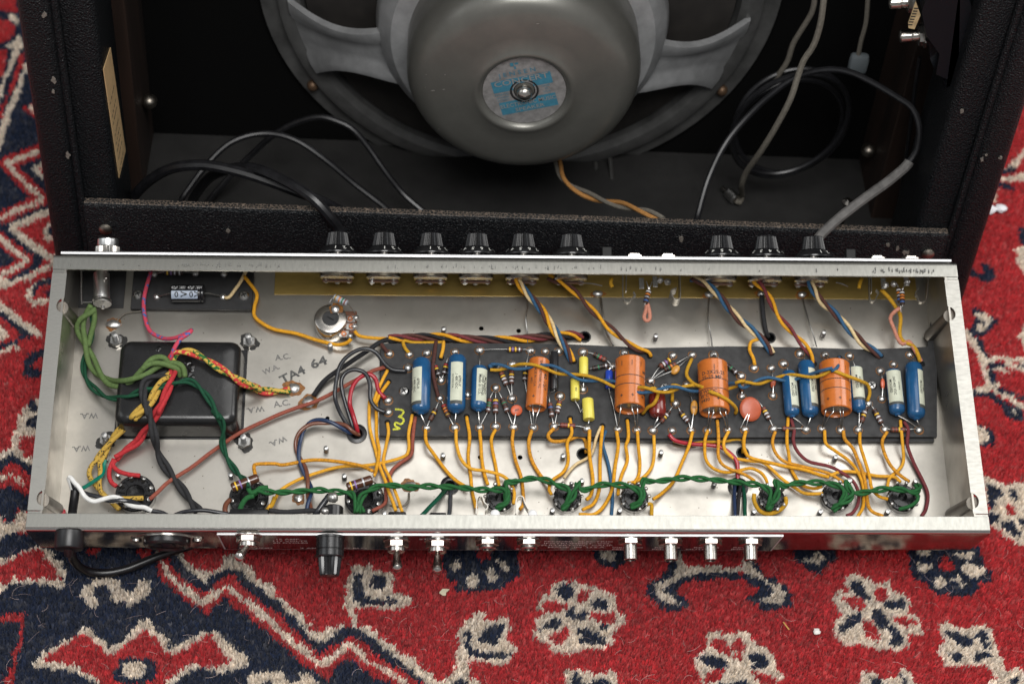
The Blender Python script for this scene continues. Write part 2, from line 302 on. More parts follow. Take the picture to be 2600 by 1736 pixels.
RUG = POLY('\n'.join([below('C', ZF), below('N', ZE), below('R', ZD), below('C', ZC), below('R', ZB), below('N', ZA)]) + '''
R a 0,380 70,330 150,310 170,270
C a -60,270 0,270 90,280 180,220 270,180 370,170 440,210 520,230 540,300 610,340 640,420 640,480 600,500 650,560 590,610 500,570 400,580 350,560 80,560 50,600 0,640 -160,640 -160,270
R a -160,390 0,370 70,330 150,310 170,270 250,240 310,230 380,195 430,240 430,290 480,320 490,360 540,380 550,440 600,500 480,510 400,500 340,520 290,490 190,530 140,480 60,550 -160,555
C a 880,490 960,510 1100,500 1180,510 1200,580 1250,630 1330,610 1370,520 1440,510 1490,560 1490,650 1420,700 1360,720 1280,780 1220,730 1160,750 1100,690 1080,600 1000,560 940,580 930,680 990,740 940,800 880,780 800,680 790,620 870,570 900,540
R a 850,200 1000,200 960,270 880,260
R a 1330,200 1480,200 1550,260 1500,310 1400,310
R a -160,880 0,880 100,850 240,850 260,900 220,960 240,1040 220,1150 170,1260 160,1350 140,1500 120,1650 30,1650 60,1450 110,1350 120,1220 170,1150 190,1000 200,920 0,920 -160,920
C a 560,1180 640,1100 740,1060 800,1000 900,990 960,1080 1040,1130 1060,1200 1110,1170 1200,1130 1260,1070 1330,990 1390,910 1490,910 1540,1000 1620,1060 1690,1110 1660,1200 1760,1150 1900,1090 1960,1050 2020,1020 2150,1030 2250,1120 2349,1200 2460,1280 2457,1330 2440,1390 2300,1420 2150,1440 2020,1400 1960,1400 1880,1440 1770,1500 1700,1560 1660,1650 1000,1650 960,1540 880,1500 800,1470 740,1440 600,1400 350,1400 310,1350 380,1290 420,1220
R a 700,1120 760,1070 880,1060 920,1120 1000,1180 1050,1260 1150,1240 1220,1190 1280,1110 1350,1080 1370,1020 1460,1030 1490,1070 1540,1060 1600,1180 1640,1240 1740,1260 1830,1200 1930,1140 2010,1100 2070,1050 2120,1100 2160,1170 2200,1230 2310,1330 2200,1360 2020,1400 1950,1350 1850,1350 1760,1430 1680,1500 1640,1560 1600,1650 1050,1650 980,1520 900,1440 800,1440 820,1380 640,1340 500,1320 430,1330 440,1280 560,1230 600,1180
N a 1200,1300 1300,1290 1430,1290 1530,1310 1560,1400 1560,1460 1480,1520 1400,1560 1260,1550 1170,1520 1110,1440 1170,1370
C a 1210,1350 1310,1315 1400,1330 1460,1400 1420,1460 1380,1510 1280,1500 1220,1450 1190,1400
C b 490,1680 500,1470 600,1410 740,1430 840,1420 880,1500 940,1540 1020,1520 1010,1450 1120,1440 1180,1500 1220,1530 1100,1680
N b 620,1530 740,1510 750,1650 640,1650
C b 1520,390 1570,370 1650,360 1750,370 1740,420 1850,430 1940,440 1960,500 1930,570 1950,640 2010,630 2060,660 2140,700 2130,750 2090,770 2010,800 1800,800 1700,790 1560,810 1610,900 1600,970 1530,970 1510,880 1490,800 1440,780 1480,740 1440,690 1480,650 1470,540 1490,480 1540,440
N b 1550,440 1650,440 1640,490 1620,510 1650,600 1660,680 1780,700 1900,690 1980,710 1980,760 1840,760 1700,770 1560,740 1570,680 1540,580
N b 1730,490 1870,470 1870,560 1820,610 1740,590 1700,510
N c 470,100 1260,100 1230,370 1260,450 1180,520 1110,560 1080,610 900,610 760,640 600,620 620,540 540,510 520,430 470,420
C c 540,340 640,330 690,370 650,420 580,430 550,380
C c 700,520 760,460 840,470 820,580 740,600 710,560
C c 890,440 960,390 1030,470 1010,540 960,550 930,500
C c 1010,310 1110,330 1160,420 1120,430 1050,380 1010,350
R c 800,220 970,220 950,310 850,330
N c 1940,150 2300,150 2290,350 2210,390 2100,380 2000,330
C c 2030,200 2180,240 2220,320 2130,330 2050,300
C c 1540,580 1640,510 1720,540 1800,520 1860,560 2000,570 2060,620 2200,670 2220,740 2200,800 2270,850 2310,950 2290,990 2210,960 2220,1020 2160,1070 2190,1130 2130,1170 2050,1200 1850,1220 1740,1250 1640,1250 1530,1220 1540,1160 1430,1110 1370,1050 1400,980 1400,910 1500,860 1410,800 1440,720 1500,650 1550,640
R c 1490,730 1600,740 1780,770 1640,830 1480,830
R c 1820,660 1870,610 1970,620 1900,720 1840,750
R c 1890,870 2000,850 2190,840 2200,950 2100,960 2030,920
R c 1550,1060 1640,1050 1680,980 1750,980 1720,1080 1680,1170 1600,1170
N c 1590,600 1680,570 1780,580 1770,680 1720,730 1640,680
N c 1940,740 2030,700 2150,730 2110,820 2000,790
N c 1700,860 1780,790 1830,850 1930,810 1910,900 1800,920 1740,900
N c 1420,1030 1470,960 1560,950 1560,890 1680,910 1640,990 1530,1000
N c 1810,980 1900,990 2000,1040 2080,1080 2120,1160 1960,1150 1850,1150 1860,1070
N c 2040,970 2110,960 2110,1020
C c 770,830 910,840 880,900 960,940 1050,890 1150,890 1130,950 1180,1010 1110,1060 1150,1130 1210,1170 1220,1220 1160,1300 1130,1340 1000,1370 900,1330 850,1310 700,1340 640,1400 610,1300 630,1180 640,1090 630,1020 680,950 720,900 790,890
N c 830,1120 870,1050 940,980 1050,950 1110,1010 1050,1060 1020,1140 900,1140
N c 700,1030 770,1000 770,1080 740,1150 770,1190 860,1230 1000,1220 1170,1240 1160,1280 1000,1280 820,1300 740,1250 710,1190 720,1100
C c 600,1400 620,1340 740,1350 760,1490 860,1520 920,1650 380,1650 340,1500 540,1490
N c 580,1540 650,1500 750,1510 740,1650 600,1650
C c 1680,1650 1690,1420 1720,1390 1820,1400 1940,1440 2090,1440 2160,1400 2220,1480 2240,1650
N c 1760,1650 1770,1500 1800,1430 1850,1500 1900,1560 2000,1500 2060,1490 2150,1520 2150,1650
N d 770,150 850,150 860,400 980,450 1200,440 1540,450 1600,300 1660,360 1720,470 1780,500 1850,480 1870,540 1950,560 1970,630 2010,670 1980,720 2010,770 1900,800 1800,830 1680,800 1660,740 1530,710 1540,660 1650,650 1690,600 1590,560 1500,500 1400,530 1280,490 1150,540 1030,510 950,530 880,590 830,640 920,660 930,710 990,750 930,800 800,830 690,790 580,680 550,590 610,520 700,480 760,390
C d 850,150 880,200 910,320 950,380 1200,360 1340,390 1520,380 1500,150 1600,250 1620,400 1720,480 1790,550 1900,570 1940,650 1930,720 1890,760 1680,730 1700,690 1790,680 1830,630 1770,570 1640,480 1560,450 1400,440 1250,450 1100,440 980,470 880,510 780,550 730,610 720,640 790,660 850,710 900,760 740,750 660,680 640,600 640,550 740,520 840,440 860,380
N e 60,150 480,150 500,310 400,360 350,420 350,470 220,430 150,370 60,320
C e 120,310 210,300 300,250 370,250 380,310 320,360 250,350 150,350
C d 1140,1040 1230,1020 1390,1050 1500,1010 1570,1030 1590,1110 1680,1180 1740,1160 1800,1260 1830,1290 1850,1400 1930,1480 1860,1560 1840,1650 1070,1650 1100,1490 1040,1400 1020,1280 1060,1230 1140,1230 1150,1100
R d 1190,1180 1200,1100 1280,1090 1360,1100 1330,1150 1390,1180 1430,1110 1500,1080 1510,1150 1560,1190 1510,1210 1500,1300 1420,1290 1290,1230 1230,1210
C d 1390,1200 1460,1200 1450,1260 1400,1260
N d 1040,1290 1120,1260 1230,1280 1360,1320 1340,1390 1280,1410 1200,1370 1150,1350
N d 1530,1250 1640,1260 1700,1260 1800,1340 1700,1390 1580,1390 1600,1330
R d 1110,1520 1150,1440 1240,1420 1340,1410 1300,1490 1240,1520 1120,1560
R d 1590,1420 1720,1450 1820,1490 1880,1560 1780,1580 1680,1540
N d 1260,1650 1270,1540 1400,1550 1460,1510 1560,1520 1630,1650
C e 600,460 700,450 790,510 850,560 900,540 1040,530 1040,630 1160,660 1230,740 1200,800 1220,860 1310,870 1310,960 1350,1010 1330,1050 1200,1070 1220,1180 1140,1200 1100,1230 990,1210 890,1200 780,1170 700,1150 600,1180 530,1160 550,1110 470,1100 460,1000 470,900 550,880 500,810 440,740 460,680 500,620 600,630 560,540
N e 620,540 730,520 770,630 820,680 810,730 720,700 650,620
N e 960,740 1040,720 1150,710 1190,790 1080,810 980,800
N e 850,800 930,800 980,900 1010,970 1110,1010 1140,1120 1130,1170 1060,1160 1060,1220 1030,1150 1010,1030 900,970 830,880
N e 590,880 720,850 740,920 640,970 570,1030 520,1020 480,980 570,950
R e 530,690 650,690 780,730 770,790 700,810 600,770
R e 900,590 990,600 980,740 880,740 860,670
R e 1050,890 1170,890 1280,940 1180,980 1050,930
R e 740,920 820,920 900,990 920,1120 850,1110 760,1050
N e 1190,100 1900,190 1940,330 1970,400 2030,440 2040,530 1900,540 1890,620 1800,670 1700,690 1600,660 1420,640 1380,540 1250,500 1210,400
C e 1250,200 1420,210 1420,240 1380,290 1300,270
C e 1270,350 1440,340 1440,400 1380,430 1340,470 1290,410
C e 1620,250 1700,235 1860,235 1830,300 1780,330 1720,290 1640,280
C e 1710,370 1800,350 1960,400 1960,470 1820,490 1750,440
C e 1460,460 1540,480 1590,570 1510,600 1410,540 1480,520
C e 1590,510 1700,480 1760,560 1740,620 1680,540
R e 1520,300 1570,280 1630,320 1670,410 1570,440 1510,390
C e 1490,940 1590,930 1670,980 1800,1000 1850,960 1960,960 2040,1010 2050,1120 2080,1200 2110,1270 2170,1370 2130,1420 2230,1400 2300,1380 2349,1450 2400,1650 2000,1650 1990,1530 2070,1490 2010,1420 2040,1380 1880,1370 1720,1370 1560,1370 1540,1310 1490,1240 1520,1180 1550,1150 1520,1060
N e 1540,1020 1640,1020 1740,1060 1860,1130 1800,1190 1700,1160 1610,1100
N e 1860,1060 1920,1020 1990,1070 1980,1150 2040,1210 1970,1210 1920,1140
N e 1560,1220 1700,1240 1770,1270 1740,1310 1650,1310
N e 1820,1290 1880,1240 2000,1230 2050,1290 1960,1290 1840,1320
N e 2190,1500 2280,1480 2290,1560 2220,1560
C e 720,1650 710,1440 840,1420 940,1490 1060,1480 1130,1400 1220,1420 1240,1500 1320,1570 1320,1650
N e 820,1650 820,1480 920,1490 1000,1650
N e 1130,1650 1160,1510 1100,1450 1180,1480 1200,1650
N p -300,-300 700,-300 700,1600 -300,1600
N q -300,-20 480,-20 480,760 -300,830
R p -300,-300 150,-300 170,120 60,110 -300,60
C p 60,150 140,130 180,200 190,250 100,200
C p 40,440 130,400 190,330 230,400 210,480 150,500
R p -300,160 0,180 80,200 160,280 120,350 60,400 0,430 -300,440
R p -300,470 0,480 70,500 60,620 20,750 0,770 -300,860
C p 120,510 230,440 210,490 100,700 40,800 0,1000 -120,1300 -300,1500 -300,960 0,820 60,680
R p 200,530 250,520 230,620 150,830 60,1000 0,1190 -200,1600 -200,1400 0,1080 100,850
C p 240,620 290,600 260,700 190,930 110,1130 0,1480 -100,1700 -180,1600 0,1240 60,1060 160,850
R p 210,1070 330,1020 390,1060 380,1190 250,1100
C p 250,1050 345,1040 350,1140
R:135 q 480,90 380,120 220,185 60,240 170,360 290,480 420,600 330,650 160,710 -100,850
C:52 q 480,90 380,120 220,185 60,240 170,360 290,480 420,600 330,650 160,710 -100,850
R q 520,760 480,740 300,800 180,900 330,1030 420,1080 520,1170 600,1300 600,760
N q -300,850 0,800 40,870 20,960 300,1090 400,1180 330,1260 0,1460 -300,1600
N:70 q 500,690 350,735 250,775 130,830 50,890 60,950 200,1030 330,1110 400,1180 340,1250 200,1340 -100,1470
C:75 q 500,720 350,775 250,825 110,880 200,970 330,1060 430,1140 530,1200
R:125 q -100,920 0,990 90,1070 170,1130 270,1210 150,1280 -100,1410
C:50 q -100,930 0,990 90,1070 170,1130 270,1210 150,1280 -100,1410
C:60 q 560,1230 500,1260 400,1310 280,1370 60,1460
N q 430,220 330,260 300,290 420,400
C q 430,225 350,260 310,300 430,420
R q 430,280 370,290 430,350
C:50 q 520,830 440,900 470,1000 530,990
N q 470,880 520,870 520,960 480,950
R r -300,100 0,140 140,80 280,0 250,250 430,250 700,220 700,1650 -300,1650 -300,780 160,700 100,600 0,430 -300,430
C r -300,60 0,130 60,90 120,60 60,20 -300,50
C:75 r -200,170 0,290 80,350 200,450 370,570
N:62 r -200,240 0,370 100,440 200,520 290,590
C r -300,420 0,480 90,580 20,630 -300,640
N:45 r -200,720 0,690 130,660 230,590
C r 120,670 190,680 200,740 160,720
C:50 r -200,860 0,760 100,700
C:55 r 540,40 480,50 400,50 330,100 270,180 330,270 430,240 520,230
N:48 r 560,30 490,40 390,60 350,110 330,180
N r 420,170 520,120 520,220
N:85 r 520,730 440,750 330,780 270,870 280,950 370,960
C r 210,1310 370,1200 480,1180 480,1600 150,1568 200,1400
N:62 r 300,1240 340,1300 270,1390 290,1490 360,1510
C s 200,-30 440,-30 440,150 340,200 210,200 190,300 240,420 330,430 330,560 300,560 200,480 120,400 0,480 -300,560 -300,430 0,370 110,330 110,240 160,120
N s 250,40 400,-10 380,150 260,110
R s 200,220 370,200 340,430 260,430 200,340
N:75 s -200,520 0,500 110,420 220,500 340,590
R s -300,560 0,540 120,480 220,560 330,620 320,790 200,700 0,690 -300,740
C s -60,610 0,600 140,570 50,640 0,670
C s 130,630 190,600 220,640 160,670
C s 190,660 250,670 270,700 220,710
N s -300,740 0,720 80,700 280,800 300,980 180,920 150,1020 80,1100 0,1000 -300,960
C s -300,960 0,1010 60,1100 150,1040 200,930 290,980 290,1150 150,1180 60,1180 0,1230 -300,1300
N s -300,1290 0,1240 60,1180 300,1170 420,1230 440,1290 380,1300 260,1340 130,1390 50,1420 -300,1420
C:55 t 760,350 706,420 640,500 560,570 500,600
N t 430,600 520,570 620,560 610,610 470,630
C t 460,650 600,640 760,580 760,700 580,690 470,700
N t 450,700 560,720 640,790 560,790 430,740
C t 400,760 440,770 440,900 390,920 360,830
C t 600,1370 700,1340 800,1300 800,1600 706,1560
N t 640,1150 800,1160 800,1340 660,1330
N u 100,120 200,110 240,170 300,180 280,70 340,70 410,130 420,210 350,250 220,210 130,160
C u 620,0 700,0 800,150 800,230 706,170 670,130
N u 190,520 250,520 330,560 460,640 400,690 350,760 240,800 130,760 190,680 220,610
C u 210,570 300,550 380,590 370,680 330,690 280,620 230,600
C u 220,680 260,650 350,710 310,740 230,740
N:55 u 240,810 310,960 370,1080 410,1240 430,1300
C:75 u 120,760 170,810 230,900 290,1040 345,1250
C:48 u 340,1030 480,1000 690,1030 800,1060
N:46 u 370,1080 520,1070 600,1080 800,1100
C:44 u 400,1110 500,1120 560,1150
C:52 u 540,1065 620,1090 720,1140 800,1180
C:62 u 150,1335 190,1330 330,1310 430,1275
C:55 u 430,1330 560,1400 706,1500 800,1560
N:60 u 150,1370 370,1370 500,1460 650,1560
N:34 u 450,1310 600,1370 800,1450
C u 620,770 660,760 706,660 800,600 800,950 706,930 690,850
N v 490,100 640,120 700,180 700,250 620,250 530,210
C v 580,130 650,170 630,200 590,170
N v 200,280 330,320 410,370 410,470 350,510 200,520
C v 200,310 350,340 360,440 270,490 200,490
C v 260,780 310,800 400,840 530,890 650,860 800,900 800,1500 660,1490 560,1440 480,1360 380,1290 340,1100 300,900
N v 330,880 430,900 500,980 430,1040 400,1140 350,1090
N v 570,930 630,930 630,1050 580,1000
N v 330,1160 480,1190 410,1270 350,1270
N v 490,1250 570,1240 680,1400 680,1430 600,1390 500,1320
R v 500,1100 580,1080 620,1170 570,1190
N v 640,1230 800,1200 800,1330 700,1310
''')
def knot_code(px):
    """0 red, 1 navy, 2 cream for picture-plane positions of the knots on the rug"""
    x, y = px[:, 0], px[:, 1]; out = np.zeros(len(px), np.int8)
    for k, w, p in RUG:
        c = 'RNC'.index(k)
        pad = w or 0
        i = np.nonzero((x > p[:, 0].min() - pad) & (x < p[:, 0].max() + pad) & (y > p[:, 1].min() - pad) & (y < p[:, 1].max() + pad))[0]
        if not len(i): continue
        X, Y = x[i], y[i]; n = len(p)
        if w is None:
            ins = np.zeros(len(i), bool)
            for a in range(n):
                x0, y0 = p[a]; x1, y1 = p[(a + 1) % n]
                if y0 == y1: continue
                ins ^= ((y0 > Y) != (y1 > Y)) & (X < (x1 - x0) * (Y - y0) / (y1 - y0) + x0)
        else:
            ins = np.zeros(len(i), bool)
            for a in range(n - 1):
                d = p[a + 1] - p[a]; t = np.clip(((X - p[a, 0]) * d[0] + (Y - p[a, 1]) * d[1]) / (d @ d), 0, 1)
                ins |= np.hypot(X - p[a, 0] - t * d[0], Y - p[a, 1] - t * d[1]) < w / 2
        out[i[ins]] = c
    return out
def build_rug():
    PAL = np.array([(.69, .060, .070), (.029, .045, .097), (.97, .88, .77)])
    pitch = 2.1; ang = math.radians(4)
    gx = np.arange(-700, 700, pitch); X, Y = np.meshgrid(gx, gx); X = X.ravel(); Y = Y.ravel()
    kx = X * math.cos(ang) - Y * math.sin(ang); ky = X * math.sin(ang) + Y * math.cos(ang) + 60
    kx += RNG.uniform(-.3, .3, len(kx)); ky += RNG.uniform(-.3, .3, len(ky))
    px = wpx(np.stack([kx, ky, np.full(len(kx), -1.)], 1))
    near = (px[:, 0] > -420) & (px[:, 0] < 3020) & (px[:, 1] > -220) & (px[:, 1] < 2080)
    hid = ((np.abs(kx) < 318) & (ky > 2) & (ky < 218))
    # under the middle of the chassis nothing of the pile can be seen from any step to the side
    hid |= (kx > -255) & (kx < 245) & (ky > -140) & (ky < 2)
    k = near & ~hid; kx, ky, px = kx[k], ky[k], px[k]
    code = knot_code(px)
    n = len(kx); nf = 7
    base = np.repeat(np.stack([kx, ky], 1), nf, 0); cc = np.repeat(code, nf)
    m = len(base)
    a = RNG.uniform(0, 2 * math.pi, m); w = RNG.uniform(.34, .62, m)
    root = base + RNG.normal(0, .5, (m, 2)); lean = RNG.normal(0, .6, (m, 2)) + np.repeat(RNG.normal(0, .5, (n, 2)), nf, 0) + np.array([.4, -.6])
    h = RNG.uniform(5.9, 7.2, m) + np.repeat(RNG.normal(0, .35, n), nf)
    dx = np.stack([np.cos(a), np.sin(a)], 1) * w[:, None]
    v = np.empty((m, 5, 3)); z0 = -7.0
    tip = root + lean
    v[:, 0, :2] = root - dx; v[:, 1, :2] = root + dx; v[:, 0, 2] = v[:, 1, 2] = z0
    mid = root + lean * .6
    v[:, 2, :2] = mid + dx * 1.05; v[:, 3, :2] = mid - dx * 1.05; v[:, 2, 2] = v[:, 3, 2] = z0 + h * .72
    v[:, 4, :2] = tip; v[:, 4, 2] = z0 + h
    idx = np.arange(m)[:, None] * 5
    me = bpy.data.meshes.new('rug_pile'); me.vertices.add(m * 5); me.vertices.foreach_set('co', (v * MM).reshape(-1))
    q = (idx + np.array([0, 1, 2, 3])); t = (idx + np.array([3, 2, 4]))
    lp = np.concatenate([q.reshape(-1), t.reshape(-1)])
    me.loops.add(len(lp)); me.loops.foreach_set('vertex_index', lp.astype(np.int32))
    me.polygons.add(2 * m); st = np.concatenate([np.arange(m) * 4, 4 * m + np.arange(m) * 3])
    me.polygons.foreach_set('loop_start', st.astype(np.int32))
    me.update(); me.validate()
    # every yarn takes the dye a little differently
    c = PAL[cc] * np.clip(1 + np.repeat(RNG.normal(0, .10, n), nf) + RNG.normal(0, .10, m), .5, 1.6)[:, None]
    mixw = np.clip(np.repeat(RNG.normal(0, .05, n), nf), 0, .2)[:, None]; c = c * (1 - mixw) + mixw * PAL[2]
    pc = np.concatenate([np.repeat(c, 5, 0).reshape(-1, 3), np.ones((m * 5, 1))], 1)
    at = me.color_attributes.new('yarn', 'FLOAT_COLOR', 'POINT'); at.data.foreach_set('color', pc.astype(np.float32).reshape(-1))
    mt = bpy.data.materials.new('wool_yarn'); mt.use_nodes = True; nt, b = nodes(mt)
    an = nt.nodes.new('ShaderNodeVertexColor'); an.layer_name = 'yarn'; nt.links.new(an.outputs[0], b.inputs['Base Color'])
    b.inputs['Roughness'].default_value = .85; b.inputs['Specular IOR Level'].default_value = .2; b.inputs['Sheen Weight'].default_value = .08; b.inputs['Sheen Roughness'].default_value = .4
    me.materials.append(mt)
    o = bpy.data.objects.new('rug_pile', me); COL.objects.link(o); o['kind'] = 'stuff'
    # woven backing, carried on beyond the picture in the same dyes, darkened to stand in for pile shade
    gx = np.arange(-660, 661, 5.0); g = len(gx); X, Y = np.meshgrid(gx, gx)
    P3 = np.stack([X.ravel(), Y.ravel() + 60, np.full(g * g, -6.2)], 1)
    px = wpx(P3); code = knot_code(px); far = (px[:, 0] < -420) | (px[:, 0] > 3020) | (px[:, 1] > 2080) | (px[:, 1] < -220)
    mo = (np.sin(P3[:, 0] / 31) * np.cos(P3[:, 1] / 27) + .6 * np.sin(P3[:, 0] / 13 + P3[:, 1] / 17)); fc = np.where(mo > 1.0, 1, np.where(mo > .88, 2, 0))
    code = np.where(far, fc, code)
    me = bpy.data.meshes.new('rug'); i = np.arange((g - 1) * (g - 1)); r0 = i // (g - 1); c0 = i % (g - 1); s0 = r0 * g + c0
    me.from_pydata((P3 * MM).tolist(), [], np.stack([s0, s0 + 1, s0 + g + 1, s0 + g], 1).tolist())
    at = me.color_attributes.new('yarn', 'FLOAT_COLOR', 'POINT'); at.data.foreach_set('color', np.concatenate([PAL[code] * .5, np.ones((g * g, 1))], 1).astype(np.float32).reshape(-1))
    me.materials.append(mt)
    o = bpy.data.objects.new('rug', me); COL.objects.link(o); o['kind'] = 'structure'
    fb = MB(); fb.box(-3500, 3500, -3500, 3500, -40, -7.5); fb.build('floor', mat('grey_floor', (.36, .35, .33), .6, var=.15, vs=3), frame='w', kind='structure')
    # stray fibres lying on the pile
    b = MB(); 
    for _ in range(420):
        u = random.uniform(-10, 2610); v_ = random.choice([random.uniform(1400, 1740), random.uniform(1400, 1740), random.uniform(0, 1400)])
        if v_ < 1390 and 60 < u < 2500: continue
        q = Pw('Z', u, v_, 2, .4); an_ = random.uniform(0, 6.28); L = random.uniform(3, 11); cu = random.uniform(-1.2, 1.2)
        pts = [q + V(math.cos(an_ + cu * s) * L * s, math.sin(an_ + cu * s) * L * s, random.uniform(-.2, .7)) for s in (0, .35, .7, 1)]
        b.tube(pts, .055, 3, step=2, caps=False)
    b.build('loose_fibre', mat('pale_wool_fibre', (.60, .45, .42), .7), frame='w', kind='stuff')
build_rug()
tag(MB().prism([tuple(Pw('c', x, y, 2, .6)[:2]) for x, y in ((450, 660), (485, 620), (555, 625), (520, 655), (515, 685), (485, 685))], .3, 1.0)
    .build('paper_flake', mat('flake', (.72, .66, .48), .6), frame='w'), 'cream paper flake lying on the red rug before the amplifier', 'flake')
q = Pw('d', 2245, 1045, 2, .4)
tag(MB().blob(q + V(0, 0, .5), 2.4, .5, 8, .3).build('crumb', mat('crumb', (.78, .76, .72), .8), frame='w'), 'small white crumb on the red rug near the front right flower', 'crumb')
tag(MB().tube([Pw('d', 1915, 950, 2, .8), Pw('d', 1945, 990, 2, 1.2), Pw('d', 1972, 1025, 2, .8)], .5, 6).build('straw', mat('straw', (.55, .34, .10), .6), frame='w'), 'short yellow straw lying on the red rug', 'straw')
q = Pw('t', 390, 1000, 2, .5)
tag(MB().blob(q + V(-3, 0, 2), 5.5, .5, 9, .35).blob(q + V(7, 2, 1), 4.5, .5, 9, .3).build('lint', mat('lint', (.75, .75, .78), .9), frame='w'), 'white tuft of lint on the rug beside the right cabinet side', 'lint')
# ------------------------------------------------------------------ speaker cabinet
M['tolexdust'] = mat('dusty_tolex', (.012, .012, .012), .5, bump=.35, bs=620, vor=True)
nt, b_ = nodes(M['tolexdust'])
tc = nt.nodes.new('ShaderNodeTexCoord'); vo = nt.nodes.new('ShaderNodeTexVoronoi'); vo.feature = 'DISTANCE_TO_EDGE'; vo.inputs['Scale'].default_value = 480
rp = nt.nodes.new('ShaderNodeMapRange'); rp.inputs[1].default_value = .015; rp.inputs[2].default_value = .09; rp.inputs[3].default_value = 1; rp.inputs[4].default_value = 0
mx = nt.nodes.new('ShaderNodeMix'); mx.data_type = 'RGBA'; mx.inputs[6].default_value = (.012, .012, .012, 1); mx.inputs[7].default_value = (.17, .13, .10, 1)
nt.links.new(tc.outputs['Object'], vo.inputs['Vector']); nt.links.new(vo.outputs[0], rp.inputs[0]); nt.links.new(rp.outputs[0], mx.inputs[0]); nt.links.new(mx.outputs[2], b_.inputs['Base Color'])
cab = thing('speaker_cabinet', 'black tolex covered amplifier cabinet standing open on the rug behind the metal chassis', 'cabinet', (0, 110, 0), 'w')
for s in (-1, 1):
    x0, x1 = sorted((s * 320.5, s * 298.5))
    MB().box(x0, x1, 0, 222, 4, 540, 7, 4).build('side_panel', M['tolex'], cab)
    x0, x1 = sorted((s * 299.2, s * 273.5))
    MB().box(x0, x1, 7, 66, 28, 518, 5, 3).build('rear_cleat', M['tolex'], cab)
    MB().tube([(s * 297.3, 4.5, 26), (s * 297.3, 4.5, 250), (s * 297.3, 4.5, 516)], 2.6, 10).build('covering_seam', M['tolex'], cab)
    MB().box(x0 + (0 if s < 0 else 2), x1 - (2 if s < 0 else 0), 118, 186, 28, 518, 1).build('baffle_cleat', M['wood'], cab)
    sc = MB(); sc.blob((s * 270.5, 150, 91 if s < 0 else 70), 6, .9, 12, 0); sc.build('screw', mat('dark_nickel', (.30, .27, .23), .38, 1), cab)
MB().box(-298.4, 298.4, 1, 221, 4, 26, 3, 2).build('bottom_panel', M['tolex'], cab)
MB().box(-298, 298, 9, 186, 26.1, 30, 1).build('inner_floor', M['floor'], cab)
MB().box(-298.4, 298.4, 1, 221, 518.5, 540, 6, 3).build('top_panel', M['tolex'], cab)
MB().box(-298.2, 298.2, 187, 200, 26.2, 518, 1).build('baffle', M['ply'], cab)
MB().box(-296.2, 296.2, 0, 8, 27, 125, 2.4, 3).build('lower_back_panel', M['tolex'], cab)
MB().box(-295, 295, 1.6, 6.6, 124.6, 125.25, .25).build('worn_top_edge', M['tolexdust'], cab, label='dusty cracked top edge of the lower back panel')
sc = MB()
for u, v in ((267, 586), (2357, 649)):
    q = Pw('Z', u, v, 1, -1.5); sc.lathe([(4, -2.2), (4, -1), (2.2, .2), (0, .6)], q, (0, -1, 0), 18)
    MB().lathe([(4.6, -1.4), (4.3, -.4), (3, .6), (1.5, 1.1), (0, 1.2)], q, (0, -1, 0), 18).build('screw', mat('dark_nickel', (.30, .27, .23), .38, 1), cab)
for i in range(4):
    pass
# worn patches of the covering
sc = MB()
for t, x, y, ax, val, r in (('p', 535, 800, 1, -.4, 3), ('p', 530, 915, 1, -.4, 2.2), ('p', 440, 150, 1, -.4, 2.6), ('q', 0, 0, 1, 0, 0), ('I', 450, 1030, 1, -.4, 3), ('t', 90, 10, 1, 6.4, 2.2), ('t', 330, 450, 1, -.4, 1.6), ('t', 290, 490, 1, -.4, 2.2), ('t', 470, 475, 1, -.4, 1.8),
                            ('E', 1770, 20, 1, -.4, 3), ('G', 1350, 70, 1, -.4, 2), ('G', 1430, 100, 1, -.4, 2), ('G', 1490, 140, 1, -.4, 2.4), ('G', 1520, 140, 1, -.4, 2), ('I', 1510, 1530, 1, -.4, 2.4)):
    if r:
        q = Pw(t, x, y, ax, val); n = 9
        poly = [(q[0] + r * random.uniform(.35, 1.0) * math.cos(k * 6.283 / n) * .8, q[2] + r * random.uniform(.4, 1.2) * math.sin(k * 6.283 / n)) for k in range(n)]
        sc.add([(a, val - .35, c) for a, c in poly] + [(a, val + .5, c) for a, c in poly], [tuple(range(n))] + [(k, (k + 1) % n, n + (k + 1) % n, n + k) for k in range(n)])
sc.build('worn_spot', mat('bare_worn_fabric', (.16, .14, .12), .8, var=.4, vs=900), cab, kind='stuff')
# paper chart on the inner face of the left cleat
pp = [Pw('Z', u, v, 0, -273.2) for u, v in ((262, 176), (280, 121), (318, 383), (302, 452))]
ch = MB(); ch.add([(-273.35, p[1], p[2]) for p in pp] + [(-272.9, p[1], p[2]) for p in pp], [(0, 1, 2, 3), (7, 6, 5, 4), (0, 1, 5, 4), (1, 2, 6, 5), (2, 3, 7, 6), (3, 0, 4, 7)])
cho = ch.build('paper_chart', mat('tan_paper', (.62, .42, .21), .7, var=.15, vs=90), frame='w', label='tan paper chart glued inside the left side of the cabinet', cat='paper chart')
tx = MB()
for k, (w_, z) in enumerate(((26, 216), (20, 204), (14, 197), (30, 186), (28, 178), (30, 171), (22, 163), (30, 153), (27, 145))):
    y0 = 18 + k * .9
    for j in range(4): tx.box(-272.9, -272.75, y0 + 5 * j, y0 + 5 * j + random.uniform(2, 4.2), z - 18, z - 17.2)
tx.build('print', M['print'], cho)
